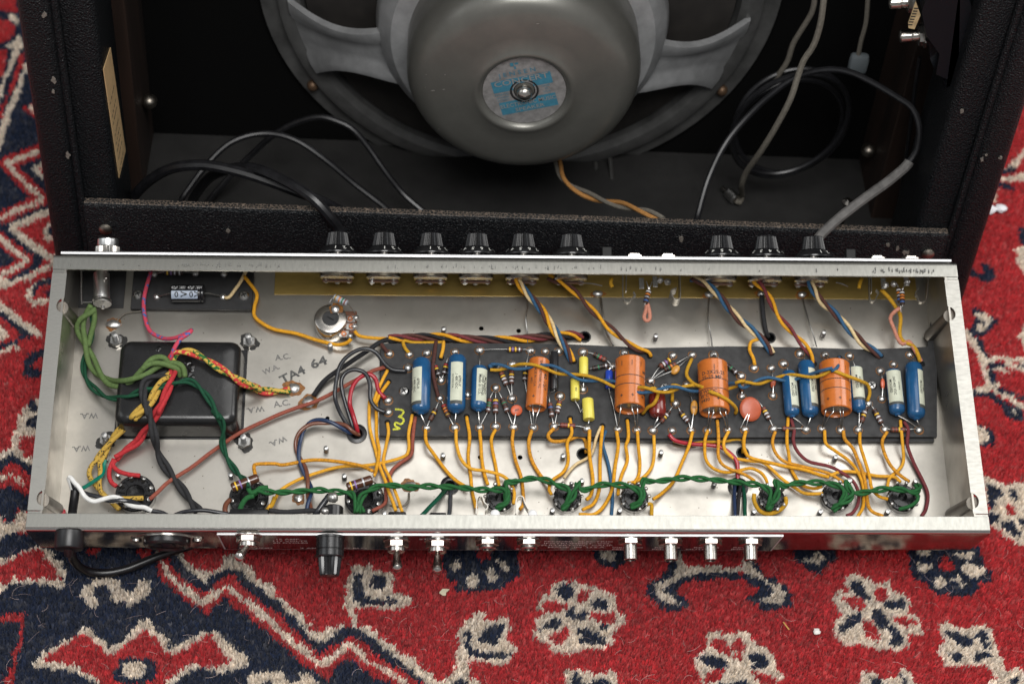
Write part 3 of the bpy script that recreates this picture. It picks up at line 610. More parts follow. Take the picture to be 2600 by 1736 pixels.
# ------------------------------------------------------------------ loudspeaker
SX, SZ = -1.0, 190.0
spk = thing('loudspeaker', 'large grey loudspeaker with bell shaped magnet cover mounted in the cabinet', 'loudspeaker', (SX, 180, SZ), 'w')
AXS = (0, -1, 0)
M['bell'] = mat('olive_grey_hammered_paint', (.165, .162, .146), .36, .55, var=.12, vs=40, rv=.06, bump=.02, bs=260)
M['basket'] = mat('grey_cast_metal', (.39, .395, .40), .40, .4, var=.2, vs=60, bump=.05, bs=500)
def L_(prof): return MB().lathe([(r, -y) for r, y in prof], (SX, 0, SZ), AXS, 96)
L_([(79, 124), (80, 112), (80.2, 84)] + [(60 + 20.2 * math.cos(a), 84 - 25 * math.sin(a)) for a in np.linspace(.15, 1.45, 12)] + [(56, 58.2), (46, 57), (37, 56.4), (34.4, 55.2), (33, 54.6), (31.4, 54.8), (29.6, 56.4), (28.6, 58.6), (0, 58.8)]).build('magnet_cover', M['bell'], spk)
lab = L_([(28.2, 58.9), (28.2, 58.2), (7.5, 58.1), (7.3, 58.9)]).build('maker_label', mat('grey_foil', (.30, .29, .285), .42, .3, var=.3, vs=180, bump=.02, bs=600), spk)
a = math.radians(17); EX = V(math.cos(a), 0, math.sin(a)); EZ = V(-math.sin(a), 0, math.cos(a))
lp = lambda x, y, d=0: V(SX, 58.1 - d, SZ) + EX * x + EZ * y
def lrect(x0, x1, y0, y1, d):
    m = MB(); m.add([lp(x0, y0, d), lp(x1, y0, d), lp(x1, y1, d), lp(x0, y1, d)], [(0, 1, 2, 3)]); return m
blu = mat('sky_blue_print', (.065, .25, .36), .45, .3, var=.15, vs=250)
r = MB()
for x0, x1, y0, y1 in ((-20.5, -7, 2.5, 12.3), (-7, 7, 7.3, 12.3), (7, 20.5, 2.5, 12.3), (-19.3, -6.5, -17.3, -6.3), (-6.5, 6.5, -17.3, -7.4), (6.5, 19.8, -17.3, -6.3)):
    r.add(lrect(x0, x1, y0, y1, .12).v, [(0, 1, 2, 3)])
r.build('print', blu, lab)
grt = mat('silver_print', (.42, .40, .38), .4, .5)
t = MB()
for s_, sz, x, y, sx in (('CONCERT', 6.4, 0, 9.6, 1.25), ('ELECTRONIC MUSIC', 4.6, 0.3, -10, .92), ('SPEAKER', 4.0, 0.3, -14.8, 1.3)):
    m = place(text_mb(s_, sz, sx, .01), lp(x, y, .3), EX, EZ); t.add(m.v, m.f)
t.build('lettering', grt, lab)
t = MB()
for s_, sz, x, y, sx in (('J E N S E N', 5.0, -1, 16.4, 1.1), ('MADE', 2.1, 15, 1, 1), ('IN', 2.0, 15, -1.3, 1), ('U.S.A.', 2.1, 15, -3.8, 1), ('PATENTED', 2.0, -15.5, 0.5, 1), ('LICENSED', 2.0, -15.5, -2, 1), ('PATENTS', 2.0, -15.5, -4.4, 1)):
    m = place(text_mb(s_, sz, sx), lp(x, y, .3), EX, EZ); t.add(m.v, m.f)
t.build('lettering', blu, lab)
for x, y, w_, h_ in ((-3, 24, 2.2, 3), (.2, 24.2, 2.4, 1.4), (-1.5, 21, 1.2, 2.2)):
    lrect(x - w_ / 2, x + w_ / 2, y - h_ / 2, y + h_ / 2, .3).build('emblem', blu, lab)
L_([(9.8, 59), (9.8, 57.9), (8.8, 57.8), (7.6, 58.6), (5, 59)]).build('label_eyelet', M['dark'], spk)
bt = MB().lathe([(5.7, 0), (5.5, 3), (4.4, 5), (2.4, 6.2), (0, 6.6)], (SX, 58.6, SZ - 1), AXS, 24).build('centre_bolt', M['chrome'], spk)
MB().box(SX - 3.4, SX + 3.4, 51.6, 53, SZ - 1.6, SZ - .6).build('slot', M['dark'], bt)
L_([(84, 150), (100, 146), (103, 134), (100, 122), (92, 112), (83, 110)]).build('basket_neck', M['basket'], spk)
L_([(190, 186), (190, 181.5), (178, 180), (176, 173), (171, 170.5), (165, 170.5), (160, 174), (157, 186)]).build('basket_rim', mat('dark_cast_metal', (.12, .12, .118), .38, .4, var=.35, vs=40), spk)
L_([(156, 176), (120, 165), (84, 152)]).build('cone_back', mat('dark_paper_cone', (.020, .017, .015), .8, var=.3, vs=60), spk)
def arm(deg, half):
    m = MB(); n, k = 14, 7; v = []
    for i in range(n + 1):
        s = i / n; rad = 96 + s * 72; y = 126 + 46 * (s ** 1.25); hw = math.radians(half) * (1.1 - .38 * math.sin(s * math.pi)) * (100 / rad) ** .4
        for j in range(k + 1):
            q = -1 + 2 * j / k; an = math.radians(deg) + hw * q; lift = 5 * (abs(q) > .65)
            v.append((SX + rad * math.cos(an), y - lift, SZ + rad * math.sin(an)))
    o = len(v); v += [(x, y + 7, z) for x, y, z in v]; w = k + 1; f = []
    for i in range(n):
        for j in range(k):
            p = i * w + j; f += [(p, p + 1, p + w + 1, p + w), (o + p, o + p + w, o + p + w + 1, o + p + 1)]
        f += [(i * w, i * w + w, o + i * w + w, o + i * w), (i * w + k, o + i * w + k, o + i * w + w + k, i * w + w + k)]
    return m.add(v, f)
for d in (197, 343, 62, 118): arm(d, 13).build('basket_arm', M['basket'], spk, ang=50)
for d in (214, 252, 292, 330):
    a = math.radians(d); MB().blob((SX + 182 * math.cos(a), 179, SZ + 182 * math.sin(a)), 4.6, 1, 8, 0).build('mounting_nut', mat('rusty_nut', (.14, .085, .05), .5, .6), spk)
sp = MB()
for q in ((-.5, 172), (.5, 176)):
    a = math.radians(295 + q[0] * 4); sp.tube([(SX + 172 * math.cos(a), 168, SZ + 172 * math.sin(a)), (SX + 176 * math.cos(a), 150, SZ + 182 * math.sin(a))], 1.6, 8)
sp.build('terminal', M['tin'], spk)
scr = MB()
for x, y, l, hgt in ((650, 600, 36, 10), (722, 592, 20, 7), (730, 495, 8, 10), (606, 494, 8, 6), (600, 578, 5, 4), (1345, 157, 26, 7), (690, 855, 10, 6), (600, 410, 4, 3)):
    q = Pw('J', x, y, 1, 62); d = V(q[0] - SX, 0, q[2] - SZ); rr = np.hypot(d[0], d[2])
    yy = 58.2 if rr < 57 else 84 - 25 * math.sqrt(max(0, 1 - min(1, (rr - 60) / 20.2) ** 2)) if rr > 60 else 59
    q = Pw('J', x, y, 1, yy - .25); w_ = l / 2.61 / 3.85 / 2; h_ = hgt / 2.61 / 3.85 / 2
    scr.add([(q[0] - w_, yy - .5, q[2] - h_ * .4), (q[0] - w_ * .1, yy - .5, q[2] - h_), (q[0] + w_, yy - .5, q[2] + h_ * .2), (q[0] + w_ * .3, yy - .5, q[2] + h_)], [(0, 1, 2, 3)])
scr.build('paint_chip', mat('bare_metal_chip', (.5, .48, .45), .4, .6), spk, kind='stuff')
# ------------------------------------------------------------------ cords inside the cabinet
def wpath(t, pts):
    return [Pw(t, p[0], p[1], 1, p[2]) for p in pts]
def cord(name, label, cat, pts, r, m, seg=9, group=None, extra=None):
    mb = MB().tube(pts, r, seg, step=4)
    return mb.build(name, m, frame='w', label=label, cat=cat, group=group)
cord('power_cable', 'thick black cable arching over the left end of the lower back panel', 'cable',
     wpath('I', ((870, 1350, 60), (890, 1300, 55), (1000, 1190, 48), (1150, 1112, 42), (1350, 1095, 38), (1550, 1130, 34), (1750, 1190, 30), (1950, 1265, 26), (2110, 1325, 24), (2260, 1400, 30))), 3.8, M['rubber'])
cord('power_cable', 'black cable passing over the lower back panel behind the first knob from the left', 'cable',
     wpath('I', ((1270, 1380, 70), (1290, 1300, 66), (1400, 1170, 55), (1550, 1115, 44), (1700, 1120, 32), (1850, 1180, 20), (1980, 1250, 8), (2090, 1330, -1), (2180, 1430, -6), (2240, 1510, -6), (2275, 1580, -8))), 3.7, M['rubber'])
cord('cable', 'thin black cable in the middle of the three loops left of the speaker', 'cable',
     wpath('I', ((1190, 1370, 70), (1210, 1310, 72), (1390, 1070, 90), (1550, 935, 100), (1750, 885, 104), (1950, 925, 100), (2150, 1055, 92), (2349, 1220, 84), (2520, 1350, 76), (2600, 1420, 72))), 2.3, M['rubber'])
cord('cable', 'thin black cable making the highest loop left of the speaker', 'cable',
     wpath('I', ((1360, 1370, 100), (1400, 1310, 104), (1600, 1090, 118), (1850, 870, 126), (2090, 778, 126), (2250, 810, 122), (2349, 868, 118), (2450, 990, 112), (2548, 1130, 104), (2668, 1280, 96), (2780, 1380, 88), (2840, 1430, 84))), 2.3, M['rubber'])
sw = thing('speaker_lead', 'twisted tan and grey speaker lead running down from the magnet cover to the back panel', 'wire', Pw('J', 1600, 1260, 2, 34), 'w')
SP = ((1475, 1050, 100), (1480, 1085, 96), (1510, 1180, 88), (1600, 1255, 76), (1750, 1320, 60), (1900, 1360, 44), (2050, 1400, 26), (2180, 1460, 14))
p = spline(wpath('J', SP), 2.5); t_, n_, b2 = frames(p); s_ = np.concatenate([[0], np.cumsum(np.linalg.norm(np.diff(p, axis=0), axis=1))])
for ph, m_ in ((0, C_['orange']), (math.pi, C_['grey'])):
    an = s_ * 2 * math.pi / 70 + ph; MB().tube(p + (n_ * np.cos(an)[:, None] + b2 * np.sin(an)[:, None]) * 1.7, 1.6, 7, raw=True).build('strand', m_, sw)
rc = thing('phono_cord', 'grey braided cord ending in a bare metal phono plug lying on the cabinet floor', 'cord', Pw('K', 430, 1310, 2, 36), 'w')
MB().tube(wpath('K', ((1030, -80, 95), (1020, 20, 92), (1000, 160, 90), (955, 300, 90), (890, 400, 90), (850, 510, 88), (800, 660, 84), (700, 850, 86), (600, 1010, 92), (510, 1140, 104), (478, 1230, 112))) + [Pw('K', 480, 1300, 2, 34), Pw('K', 462, 1340, 2, 34), Pw('K', 440, 1330, 2, 35)], 2.2, 8, step=4).build('cord', C_['grey'], rc)
g0, g1, g2 = Pw('K', 440, 1325, 2, 35), Pw('K', 385, 1275, 2, 35), Pw('K', 345, 1240, 2, 35)
MB().cyl(g0, g1, 4.6, 14, 1).build('plug_shell', M['tin'], rc); MB().cyl(g1, g2, 1.6, 10, .4).build('plug_pin', M['chrome'], rc)
cord('braided_cable', 'grey braided cable hanging down behind the black cable loops right of the speaker', 'cable',
     wpath('K', ((965, -80, 130), (960, 10, 130), (940, 90, 132), (880, 190, 135), (820, 290, 138), (780, 410, 140), (720, 500, 142), (690, 560, 145))), 2.0, C_['grey'])
hk = thing('hanging_lead', 'pale wire with a small plastic clip hanging near the right side of the cabinet', 'wire', Pw('K', 1250, 420, 1, 140), 'w')
MB().tube(wpath('K', ((1318, -80, 140), (1312, 30, 140), (1300, 160, 140), (1270, 270, 140), (1250, 370, 140))), 1.7, 7, step=4).build('wire', C_['grey'], hk)
q = Pw('K', 1252, 420, 1, 140); MB().box(q[0] - 7, q[0] + 7, 136, 144, q[2] - 8, q[2] + 8, 3, 2).build('clip', mat('grey_plastic', (.14, .16, .17), .5), hk)
cp = thing('coiled_cable', 'black cable wound into a loose oval coil at the right inside the cabinet', 'cable', Pw('K', 780, 830, 1, 120), 'w')
for j, (cx, cy, rx, ry, ph) in enumerate(((800, 820, 420, 290, 0), (780, 850, 395, 285, .6), (810, 800, 400, 320, 1.1))):
    L = []
    for k in range(33):
        a = k / 32 * 2 * math.pi + ph; ex, ey = rx * math.cos(a), ry * math.sin(a); th = -.55
        L.append(Pw('K', cx + ex * math.cos(th) - ey * math.sin(th), cy + ex * math.sin(th) + ey * math.cos(th), 1, 120 + 9 * j + 8 * math.sin(a + j)))
    MB().tube(L, 2.0, 8, step=5).build('turn', M['rubber'], cp)
fc = thing('footswitch_cable', 'black cable with a grey sleeve rising over the right end of the lower back panel', 'cable', Pw('K', 1580, 1080, 1, 40), 'w')
MB().tube(wpath('K', ((180, 1460, 40), (190, 1420, 42), (260, 1180, 60), (380, 940, 80), (560, 730, 92), (760, 560, 96), (900, 490, 96), (1050, 462, 92), (1180, 475, 86), (1330, 540, 78), (1500, 640, 66), (1610, 720, 58), (1655, 850, 50), (1635, 1000, 44), (1580, 1080, 40))), 2.3, 9, step=4).build('cable', M['rubber'], fc)
MB().tube(wpath('K', ((1590, 1070, 41), (1560, 1110, 38), (1440, 1210, 28), (1300, 1310, 17), (1130, 1440, 5), (1010, 1550, -3), (960, 1610, -8))), 3.5, 10, step=4).build('sleeve', mat('dusty_grey_sleeve', (.115, .11, .105), .6, var=.3, vs=200), fc)
cord('thin_cable', 'thin dark cable hanging down along the right inner wall', 'cable', wpath('K', ((1660, 380, 70), (1625, 600, 72), (1595, 850, 74), (1560, 1100, 78), (1520, 1380, 80), (1490, 1520, 82))), 1.5, M['rubber'], 6)
# footswitch stored on the right inner wall
fs = thing('footswitch', 'black footswitch with two chrome buttons stored at the upper right inside the cabinet', 'footswitch', Pw('K', 1800, 200, 1, 45), 'w')
poly = [Pw('K', x, y, 1, 30) for x, y in ((1630, -260), (1655, 20), (1690, 180), (1690, 320), (1750, 430), (1850, 570), (1890, 560), (1950, 260), (1985, -20), (2000, -260))]
bmh = bmesh.new(); n = len(poly)
va = [bmh.verts.new((p[0], 20, p[2])) for p in poly]; vb = [bmh.verts.new((p[0] + 2, 78, p[2])) for p in poly]
bmh.faces.new(va); bmh.faces.new(vb[::-1])
for k in range(n): bmh.faces.new((va[k], vb[k], vb[(k + 1) % n], va[(k + 1) % n]))
bmesh.ops.bevel(bmh, geom=bmh.edges[:], offset=8, segments=5, affect='EDGES')
MB().bm(bmh).build('housing', mat('black_gloss_enamel', (.004, .005, .007), .5, bump=.01, bs=400, spec=.2), fs)
for (xa, ya), (xb, yb) in (((1520, 243), (1700, 230)), ((1452, 22), (1625, 10))):
    pa, pb = Pw('K', xa, ya, 1, 40), Pw('K', xb, yb, 1, 40); d = pb - pa; L = np.linalg.norm(d)
    bu = MB().lathe([(0, 0), (3.4, .4), (4.1, 1.2), (4.1, L * .44), (3.6, L * .46), (3.9, L * .5), (3.9, L * .72)], pa, d, 20).build('button', M['chrome'], fs)
    MB().lathe([(5.5, L * .7), (7.2, L * .72), (7.2, L * .86), (8.6, L * .88), (8.6, L * .97)], pa, d, 8).build('nut', M['chrome'], bu)
tg = [Pw('K', x, y, 1, 22) for x, y in ((1630, 5), (1662, 95), (1622, 190), (1582, 182), (1580, 150))]
tm = MB(); tm.add([(p[0], 21, p[2]) for p in tg] + [(p[0], 22.2, p[2]) for p in tg], [tuple(range(5)), tuple(range(9, 4, -1))] + [(k, (k + 1) % 5, 5 + (k + 1) % 5, 5 + k) for k in range(5)])
to = tm.build('name_plate', mat('tan_plate', (.42, .32, .17), .5, var=.3, vs=200), fs)
tx = MB()
for k in range(7):
    q = Pw('K', 1598 + k * 6.5, 165 - 18 * k, 1, 20.8); tx.box(q[0] - 1.6, q[0] + 1.2, 20.7, 20.9, q[2] - .45, q[2] + .3)
tx.build('lettering', M['print'], to)
q = Pw('K', 1165, 1390, 1, 60)
MB().lathe([(2, -14), (2, 6), (4, 6.5), (4, 9), (0, 10.5)], q, (0, -.1, 1), 10).build('wood_screw', M['chrome'], frame='w', label='loose bright screw standing on the cabinet floor behind the grey sleeve', cat='screw')
# ------------------------------------------------------------------ amplifier chassis (chassis frame: floor z = 0, open side z = 50)
HW, YF, YR, ZT = 295.0, 94.97, -94.97, 50.0
NF = V(0, 50, 18) / math.hypot(50, 18)            # outward normal of the leaning control panel
UF = V(0, -18, 50) / math.hypot(50, 18)
NR = V(0, -50, -7.69) / math.hypot(50, 7.69)      # outward normal of the rear panel
UR = V(0, -7.69, 50) / math.hypot(50, 7.69)
def Ppl(t, x, y, off=0.0):
    u, v = uv(t, x, y); d = CHM.T @ ray(u, v); o = CHM.T @ (CAMPOS - CHO)
    p0 = V(0, YR, ZT) + NR * off
    return o + ((p0 - o) @ NR) / (d @ NR) * d
def Pfr(x, z=27.0, off=0.0):
    return V(x, YF + (ZT - z) * 18 / 50, z) + NF * off
ch = thing('amplifier_chassis', 'long open metal amplifier chassis lying on its back full of wires and parts', 'chassis', (0, 0, 0), 'c')
HOLES = [('D', 1020, 332, 5.0), ('D', 1810, 770, 4.6), ('H', 82, 785, 5.0), ('E', 950, 845, 3.7), ('F', 938, 503, 3.9), ('H', 122, 493, 3.8), ('G', 350, 852, 3.6),
         ('C', 2075, 780, 1.6), ('E', 390, 800, 1.6), ('D', 2065, 535, 1.5), ('F', 402, 536, 1.6), ('D', 772, 205, 1.4), ('G', 1705, 842, 2.0)]
SOCK8 = [('B', 1150, 852, 12.6), ('B', 2110, 885, 12.6), ('D', 1085, 890, 12.6)]
SOCK9 = [('F', 228, 888, 9.2), ('F', 800, 884, 9.2), ('F', 1368, 884, 9.2), ('H', 362, 890, 8.8), ('H', 908, 872, 9.6), ('H', 1468, 882, 9.6)]
fl = MB().box(-286, 286, -87.2, 113, -1.2, 0)
me = fl.mesh('floor_plate', V(0, 0, 0)); fo = bpy.data.objects.new('floor_plate', me); COL.objects.link(fo)
cut = MB()
for t, x, y, r in HOLES: q = P(t, x, y, 0); cut.lathe([(r, -6), (r, 6)], q, (0, 0, 1), 28)
for t, x, y, r in SOCK8 + SOCK9: q = P(t, x, y, 1); cut.lathe([(r - 1.2, -6), (r - 1.2, 6)], (q[0], q[1], 0), (0, 0, 1), 32)
co = bpy.data.objects.new('cutter', cut.mesh('cutter', V(0, 0, 0))); COL.objects.link(co)
md = fo.modifiers.new('holes', 'BOOLEAN'); md.object = co; md.operation = 'DIFFERENCE'; md.solver = 'EXACT'
me2 = bpy.data.meshes.new_from_object(fo.evaluated_get(bpy.context.evaluated_depsgraph_get()))
bpy.data.objects.remove(fo); bpy.data.objects.remove(co)
me2.shade_flat(); me2.materials.clear(); me2.materials.append(M['steel'])
fo = bpy.data.objects.new('floor_plate', me2); COL.objects.link(fo); fo.parent = ch; BASE[fo.name] = BASE[ch.name]
arc = lambda cy, cz, r, a0, a1, n=6: [(cy + r * math.cos(a), cz + r * math.sin(a)) for a in np.linspace(math.radians(a0), math.radians(a1), n)]
fr = [(84.2, 50), (92.2, 50)] + arc(92.6, 47.2, 2.8, 84, 20, 6) + [(113.0, 1.2), (113.2, 0)]
MB().ribbon(fr[::-1], 1.2, -HW, HW).build('front_panel', M['flange'], ch)
rr = [(-84.1, 50), (-92.0, 50)] + arc(-92.2, 47.2, 2.8, 96, 186, 6) + [(-87.9, 2.5)] + arc(-85.9, 1.2, 2.1, 188, 268, 4) + [(-84, -.9)]
MB().ribbon(rr, 1.2, -HW, HW).build('rear_panel', M['rear'], ch)
MB().box(-HW, HW, -93.4, -84.3, 50.05, 50.6, .2).build('rear_flange', M['flange'], ch)
for s in (-1, 1):
    x0, x1 = sorted((s * 286, s * 287.2))
    w = MB(); w.add([(x0, -86.6, 0), (x0, 111.5, 0), (x0, 84, 50), (x0, -91, 50), (x1, -86.6, 0), (x1, 111.5, 0), (x1, 84, 50), (x1, -91, 50)],
                    [(0, 1, 2, 3), (7, 6, 5, 4), (0, 4, 5, 1), (1, 5, 6, 2), (2, 6, 7, 3), (3, 7, 4, 0)])
    w.build('side_wall', M['steel'], ch)
    ya = P('A', 500, 585, 50)[1] if s < 0 else P('G', 1905, 655, 50)[1]
    yb = P('B', 335, 880, 50)[1] if s < 0 else P('H', 2085, 905, 50)[1]
    pl = [(s * 294.9, 81.5), (s * 285.6, 81.5)]
    for yc in (ya, yb):
        pl += [(s * 285.6, yc + 5.2)] + [(s * (285.6 + 4.6 * math.sin(a)), yc + 5.2 * math.cos(a)) for a in np.linspace(.25, math.pi - .25, 9)] + [(s * 285.6, yc - 5.2)]
    pl += [(s * 285.6, -82.2), (s * 294.9, -82.2)]
    MB().prism(pl, 49.2, 50.3).build('side_flange', M['flange_side'], ch)
    MB().box(min(s * 286, s * 294.8), max(s * 286, s * 294.8), 82.1, 84, 48.2, 49.6).build('corner_tab', M['flange'], ch)
    MB().box(min(s * 286, s * 294.8), max(s * 286, s * 294.8), -84, -82.6, 48.4, 49.8).build('corner_tab', M['flange'], ch)
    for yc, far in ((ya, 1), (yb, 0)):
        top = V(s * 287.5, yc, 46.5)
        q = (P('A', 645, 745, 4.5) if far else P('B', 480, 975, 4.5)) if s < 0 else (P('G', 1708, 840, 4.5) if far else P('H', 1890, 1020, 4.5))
        MB().tube([top, q], 4.4, 14, raw=True).build('mounting_sleeve', mat('shaded_steel', (.17, .155, .135), .45, 1, var=.2, vs=90), ch)  # steel darkened in its colour to give the sleeve recesses their shade
for t, x, y in (('B', 520, 1003), ('H', 1883, 1028)):
    MB().blob(P(t, x, y, 2), 3.0, .8, 10, .05).build('red_bead', mat('red_rubber', (.42, .02, .035), .4), ch)
# control panel strip outside the front panel
MB().ribbon([Pfr(0, 50.9, .3)[1:], Pfr(0, 49.6, .3)[1:], Pfr(0, 2, .3)[1:]], 1.35, -290.5, 291.5).build('control_plate', mat('white_edge_plate', (.66, .66, .67), .35, .2), ch)
MB().ribbon([Pfr(0, 50.2, 1.95)[1:], Pfr(0, 49, 1.95)[1:], Pfr(0, 2.5, 1.95)[1:]], .25, -289, 290).build('control_face', M['black'], ch)
KX = [P('Z', u, v, 50)[0] for u, v in ((853, 640), (973, 642), (1095, 643), (1213, 644), (1333, 646), (1458, 648), (1845, 655), (1962, 656), (2083, 656))]
KV = [1.15, .9, 1.1, 5.5, 5.4, .5, 5.2, 3.9, .5]
num = mat('cream_numeral', (.66, .66, .62), .5)
for x, val in zip(KX, KV):
    o = Pfr(x, 27, 5.2)
    kn = MB().lathe([(13.2, 0), (13.6, .5), (13.6, 1.2), (13.0, 1.7), (9.5, 5.2), (8.4, 5.6), (8.15, 6), (6.6, 13.6), (6.5, 14.4), (5.9, 15), (0, 15.1)], o, NF, 72, x=(1, 0, 0), flute=(6, 8, .93)).build('knob', M['black'], ch, ang=28)
    nm = MB()
    for d in range(1, 11):
        for half in (0,):
            a = math.radians((d - val) * 30)
            if abs(a) > 1.5: continue
            rad = UF * math.cos(a) + V(1, 0, 0) * math.sin(a)
            sl = nrm(rad * 3.5 - NF * 3.5); pos = o + rad * 11.2 + NF * 3.5 + nrm(rad + NF) * .2
            m = place(text_mb(str(d), 4.0, 1, .02), pos, np.cross(sl, NF), sl); nm.add(m.v, m.f)
    nm.build('numeral', num, kn); MB().cyl(Pfr(x, 27, 1.8), Pfr(x, 27, 6), 3.1, 14).build('shaft', M['chrome'], kn)
# nuts, switches and the pilot lamp on the control panel
for t, x, y in (('E', 1395, 195), ('E', 1682, 195), ('G', 1310, 195), ('G', 1600, 195)):
    o = Pfr(P(t, x, y, 50)[0], 29, 2.6)
    MB().lathe([(9.2, 0), (9.2, .6), (8.4, .7), (8.4, 2.9), (6, 3.1), (6, 4.2), (4.8, 4.3), (4.6, .5)], o, NF, 6, x=(1, 0, 0)).build('jack_nut', M['chrome'], ch, ang=25)
for t, x, y, x2 in (('E', 1157, 190, 1175), ('G', 1080, 195, 1130)):
    o = Pfr(P(t, x, y, 50)[0], 32, 2.0)
    m = MB().box(-3.2, 3.2, -3, 3, 0, 9, .5); m.map(lambda p: o + V(1, 0, 0) * p[0] + UF * p[1] + NF * p[2]); m.build('slide_switch', mat('matt_black_slider', (.006, .006, .006), .7), ch)
    o = Pfr(P(t, x2, y, 50)[0], 36, 2.0); MB().lathe([(3, 0), (2.6, 1.1), (0, 1.7)], o, NF, 14).build('screw', M['chrome'], ch)
o = Pfr(P('A', 866, 150, 50)[0], 30, 2.2)
pil = MB().lathe([(9, 0), (9, .8), (7.4, 1), (7.4, 2.2)], o, NF, 32).build('pilot_lamp', M['chrome'], ch)
MB().lathe([(8.0, 2.2), (8.1, 2.6), (8.1, 6.2), (7.7, 6.6)], o, NF, 72, flute=(0, 3, .94)).build('knurled_collar', M['chrome'], pil, ang=25)
MB().lathe([(6.6, 6.6), (6.8, 7.2), (6.8, 11.2), (6.0, 12), (0, 12.6)], o, NF, 32).build('jewel_bezel', mat('bright_aluminium', (.78, .78, .77), .34, 1, var=.1, vs=300), pil)
# rear of the controls: pots with soldered lugs
lug_m = M['tin']
for i, x in enumerate(KX):
    o = Pfr(x - .5, 22, -2)
    pt = MB().lathe([(11.5, 0), (11.7, 4), (11.7, 7.0), (11, 7.8), (0, 8.0)], o, -NF, 36).build('potentiometer', M['chrome'], ch)
    m = MB()
    for k in (-1, 0, 1):
        q = o - NF * 8.4 + V(1, 0, 0) * (7.3 * k + random.uniform(-.8, .8)) - UF * (9.3 - 2.6 * abs(k))
        MB().blob(q, random.uniform(1.8, 2.4), .9, 9, .12).build('solder_lug', M['solder'], pt)
    m = MB()
    for k in (-1, 0, 1):
        m.add(MB().box(-1.3, 1.3, -3.5, 3.5, 0, .7).map(lambda p: o - NF * (13.6 - p[2]) + V(1, 0, 0) * (p[0] + 7 * k) - UF * (10.5 - 2.6 * abs(k) + p[1])).v, [(0, 1, 2, 3)]) if 0 else None
    MB().box(-10, 10, -2.2, 2.2, 0, 1.2, .3).map(lambda p: o - NF * (8.1 + p[2]) + V(1, 0, 0) * p[0] - UF * (6.8 + p[1])).build('terminal_strip', mat('brown_phenolic', (.13, .05, .025), .5, var=.3, vs=300), pt)
# brass ground plate lying along the control side
bx0 = P('C', 320, 490, .4)[0]; bx1 = P('G', 1600, 530, .4)[0]; by = P('C', 1500, 500, .4)[1]
MB().box(bx0, bx1, by, 110, .05, .6, .15).build('brass_plate', M['brass'], ch)
# ---------------------------------------------------------------- rear panel hardware
def rbox(t, pts, o0, o1):
    poly = [Ppl(t, x, y, o1) for x, y in pts]; m = MB(); n = len(poly)
    return m.add([p - NR * (o1 - o0) for p in poly] + poly, [tuple(range(n))[::-1], tuple(range(n, 2 * n))] + [(i, (i + 1) % n, n + (i + 1) % n, n + i) for i in range(n)])
xl, xr = Ppl('a', 2150, 76, 2)[0], Ppl('d', 1928, 95, 2)[0]; xl2, xr2 = Ppl('a', 2226, 226, 2)[0], Ppl('d', 1800, 245, 2)[0]
def plate(m0, d, o0, o1, w0, w1):
    q = [(xl + d, w0 + d), (xr - d, w0 + d), (xr - d, w0 + d + 3), (xr2 - d, w1 - d), (xl2 + d, w1 - d), (xl + d, w0 + d + 3)]
    b = V(0, YR, ZT); pr = lambda X, w, o: b + V(X, 0, 0) - UR * w + NR * o
    m = MB(); n = len(q); return m.add([pr(X, w, o0) for X, w in q] + [pr(X, w, o1) for X, w in q], [tuple(range(n))[::-1], tuple(range(n, 2 * n))] + [(i, (i + 1) % n, n + (i + 1) % n, n + i) for i in range(n)])
W0 = 5.0; W1 = 48.5
pb = plate(None, 0, -.4, 1.5, W0, W1).build('name_plate', mat('white_edge_plate', (.75, .75, .76), .3, .2), ch)
plate(None, 1.0, 1.2, 1.62, W0, W1).build('plate_face', mat('gloss_black_plate', (.010, .006, .006), .12, coat=.3), pb)
def rtext(s, t, x, y, size, sx=1.15):
    o = Ppl(t, x, y, 1.75); return place(text_mb(s, size, sx, .02), o, (1, 0, 0), UR)
tx = MB()
for s, t, x, y, sz in (('GROUND', 'b', 585, 214, 4.2), ('15 AMP.', 'b', 905, 127, 4.0), ('117 VOLTS', 'b', 920, 145, 4.0), ('60 CYCLES', 'b', 930, 163, 4.0), ('2 AMP.', 'b', 1140, 216, 4.2), ('SLO-BLO', 'b', 1540, 216, 4.2), ('ON', 'b', 2010, 125, 4.2),
                       ('STANDBY', 'c', 432, 127, 4.4), ('SPKR.', 'c', 925, 222, 4.6), ('SPKR.', 'c', 1315, 224, 4.6), ('FENDER  ELECTRIC', 'c', 1835, 150, 4.4), ('INSTRUMENT  CO.', 'c', 1825, 169, 4.4), ('FULLERTON,  CALIF.', 'c', 1825, 188, 4.4), ('MADE  IN  U.S.A.', 'c', 1820, 207, 4.4),
                       ('VIBRATO', 'd', 365, 210, 4.2), ('PEDAL', 'd', 320, 227, 4.2), ('REVERB', 'd', 760, 210, 4.2), ('PEDAL', 'd', 715, 227, 4.2), ('REVERB', 'd', 1150, 210, 4.2), ('OUTPUT', 'd', 1090, 227, 4.2), ('REVERB', 'd', 1540, 210, 4.2), ('INPUT', 'd', 1500, 227, 4.2)):
    m = rtext(s, t, x, y, sz); tx.add(m.v, m.f)
tx.build('lettering', mat('silver_lettering', (.82, .78, .76), .5), pb)
def hexnut(m, o, r, h0, h1): return m.lathe([(r, h0), (r, h1 - .4), (r * .93, h1)], o, NR, 6, x=V(1, 0, 0))
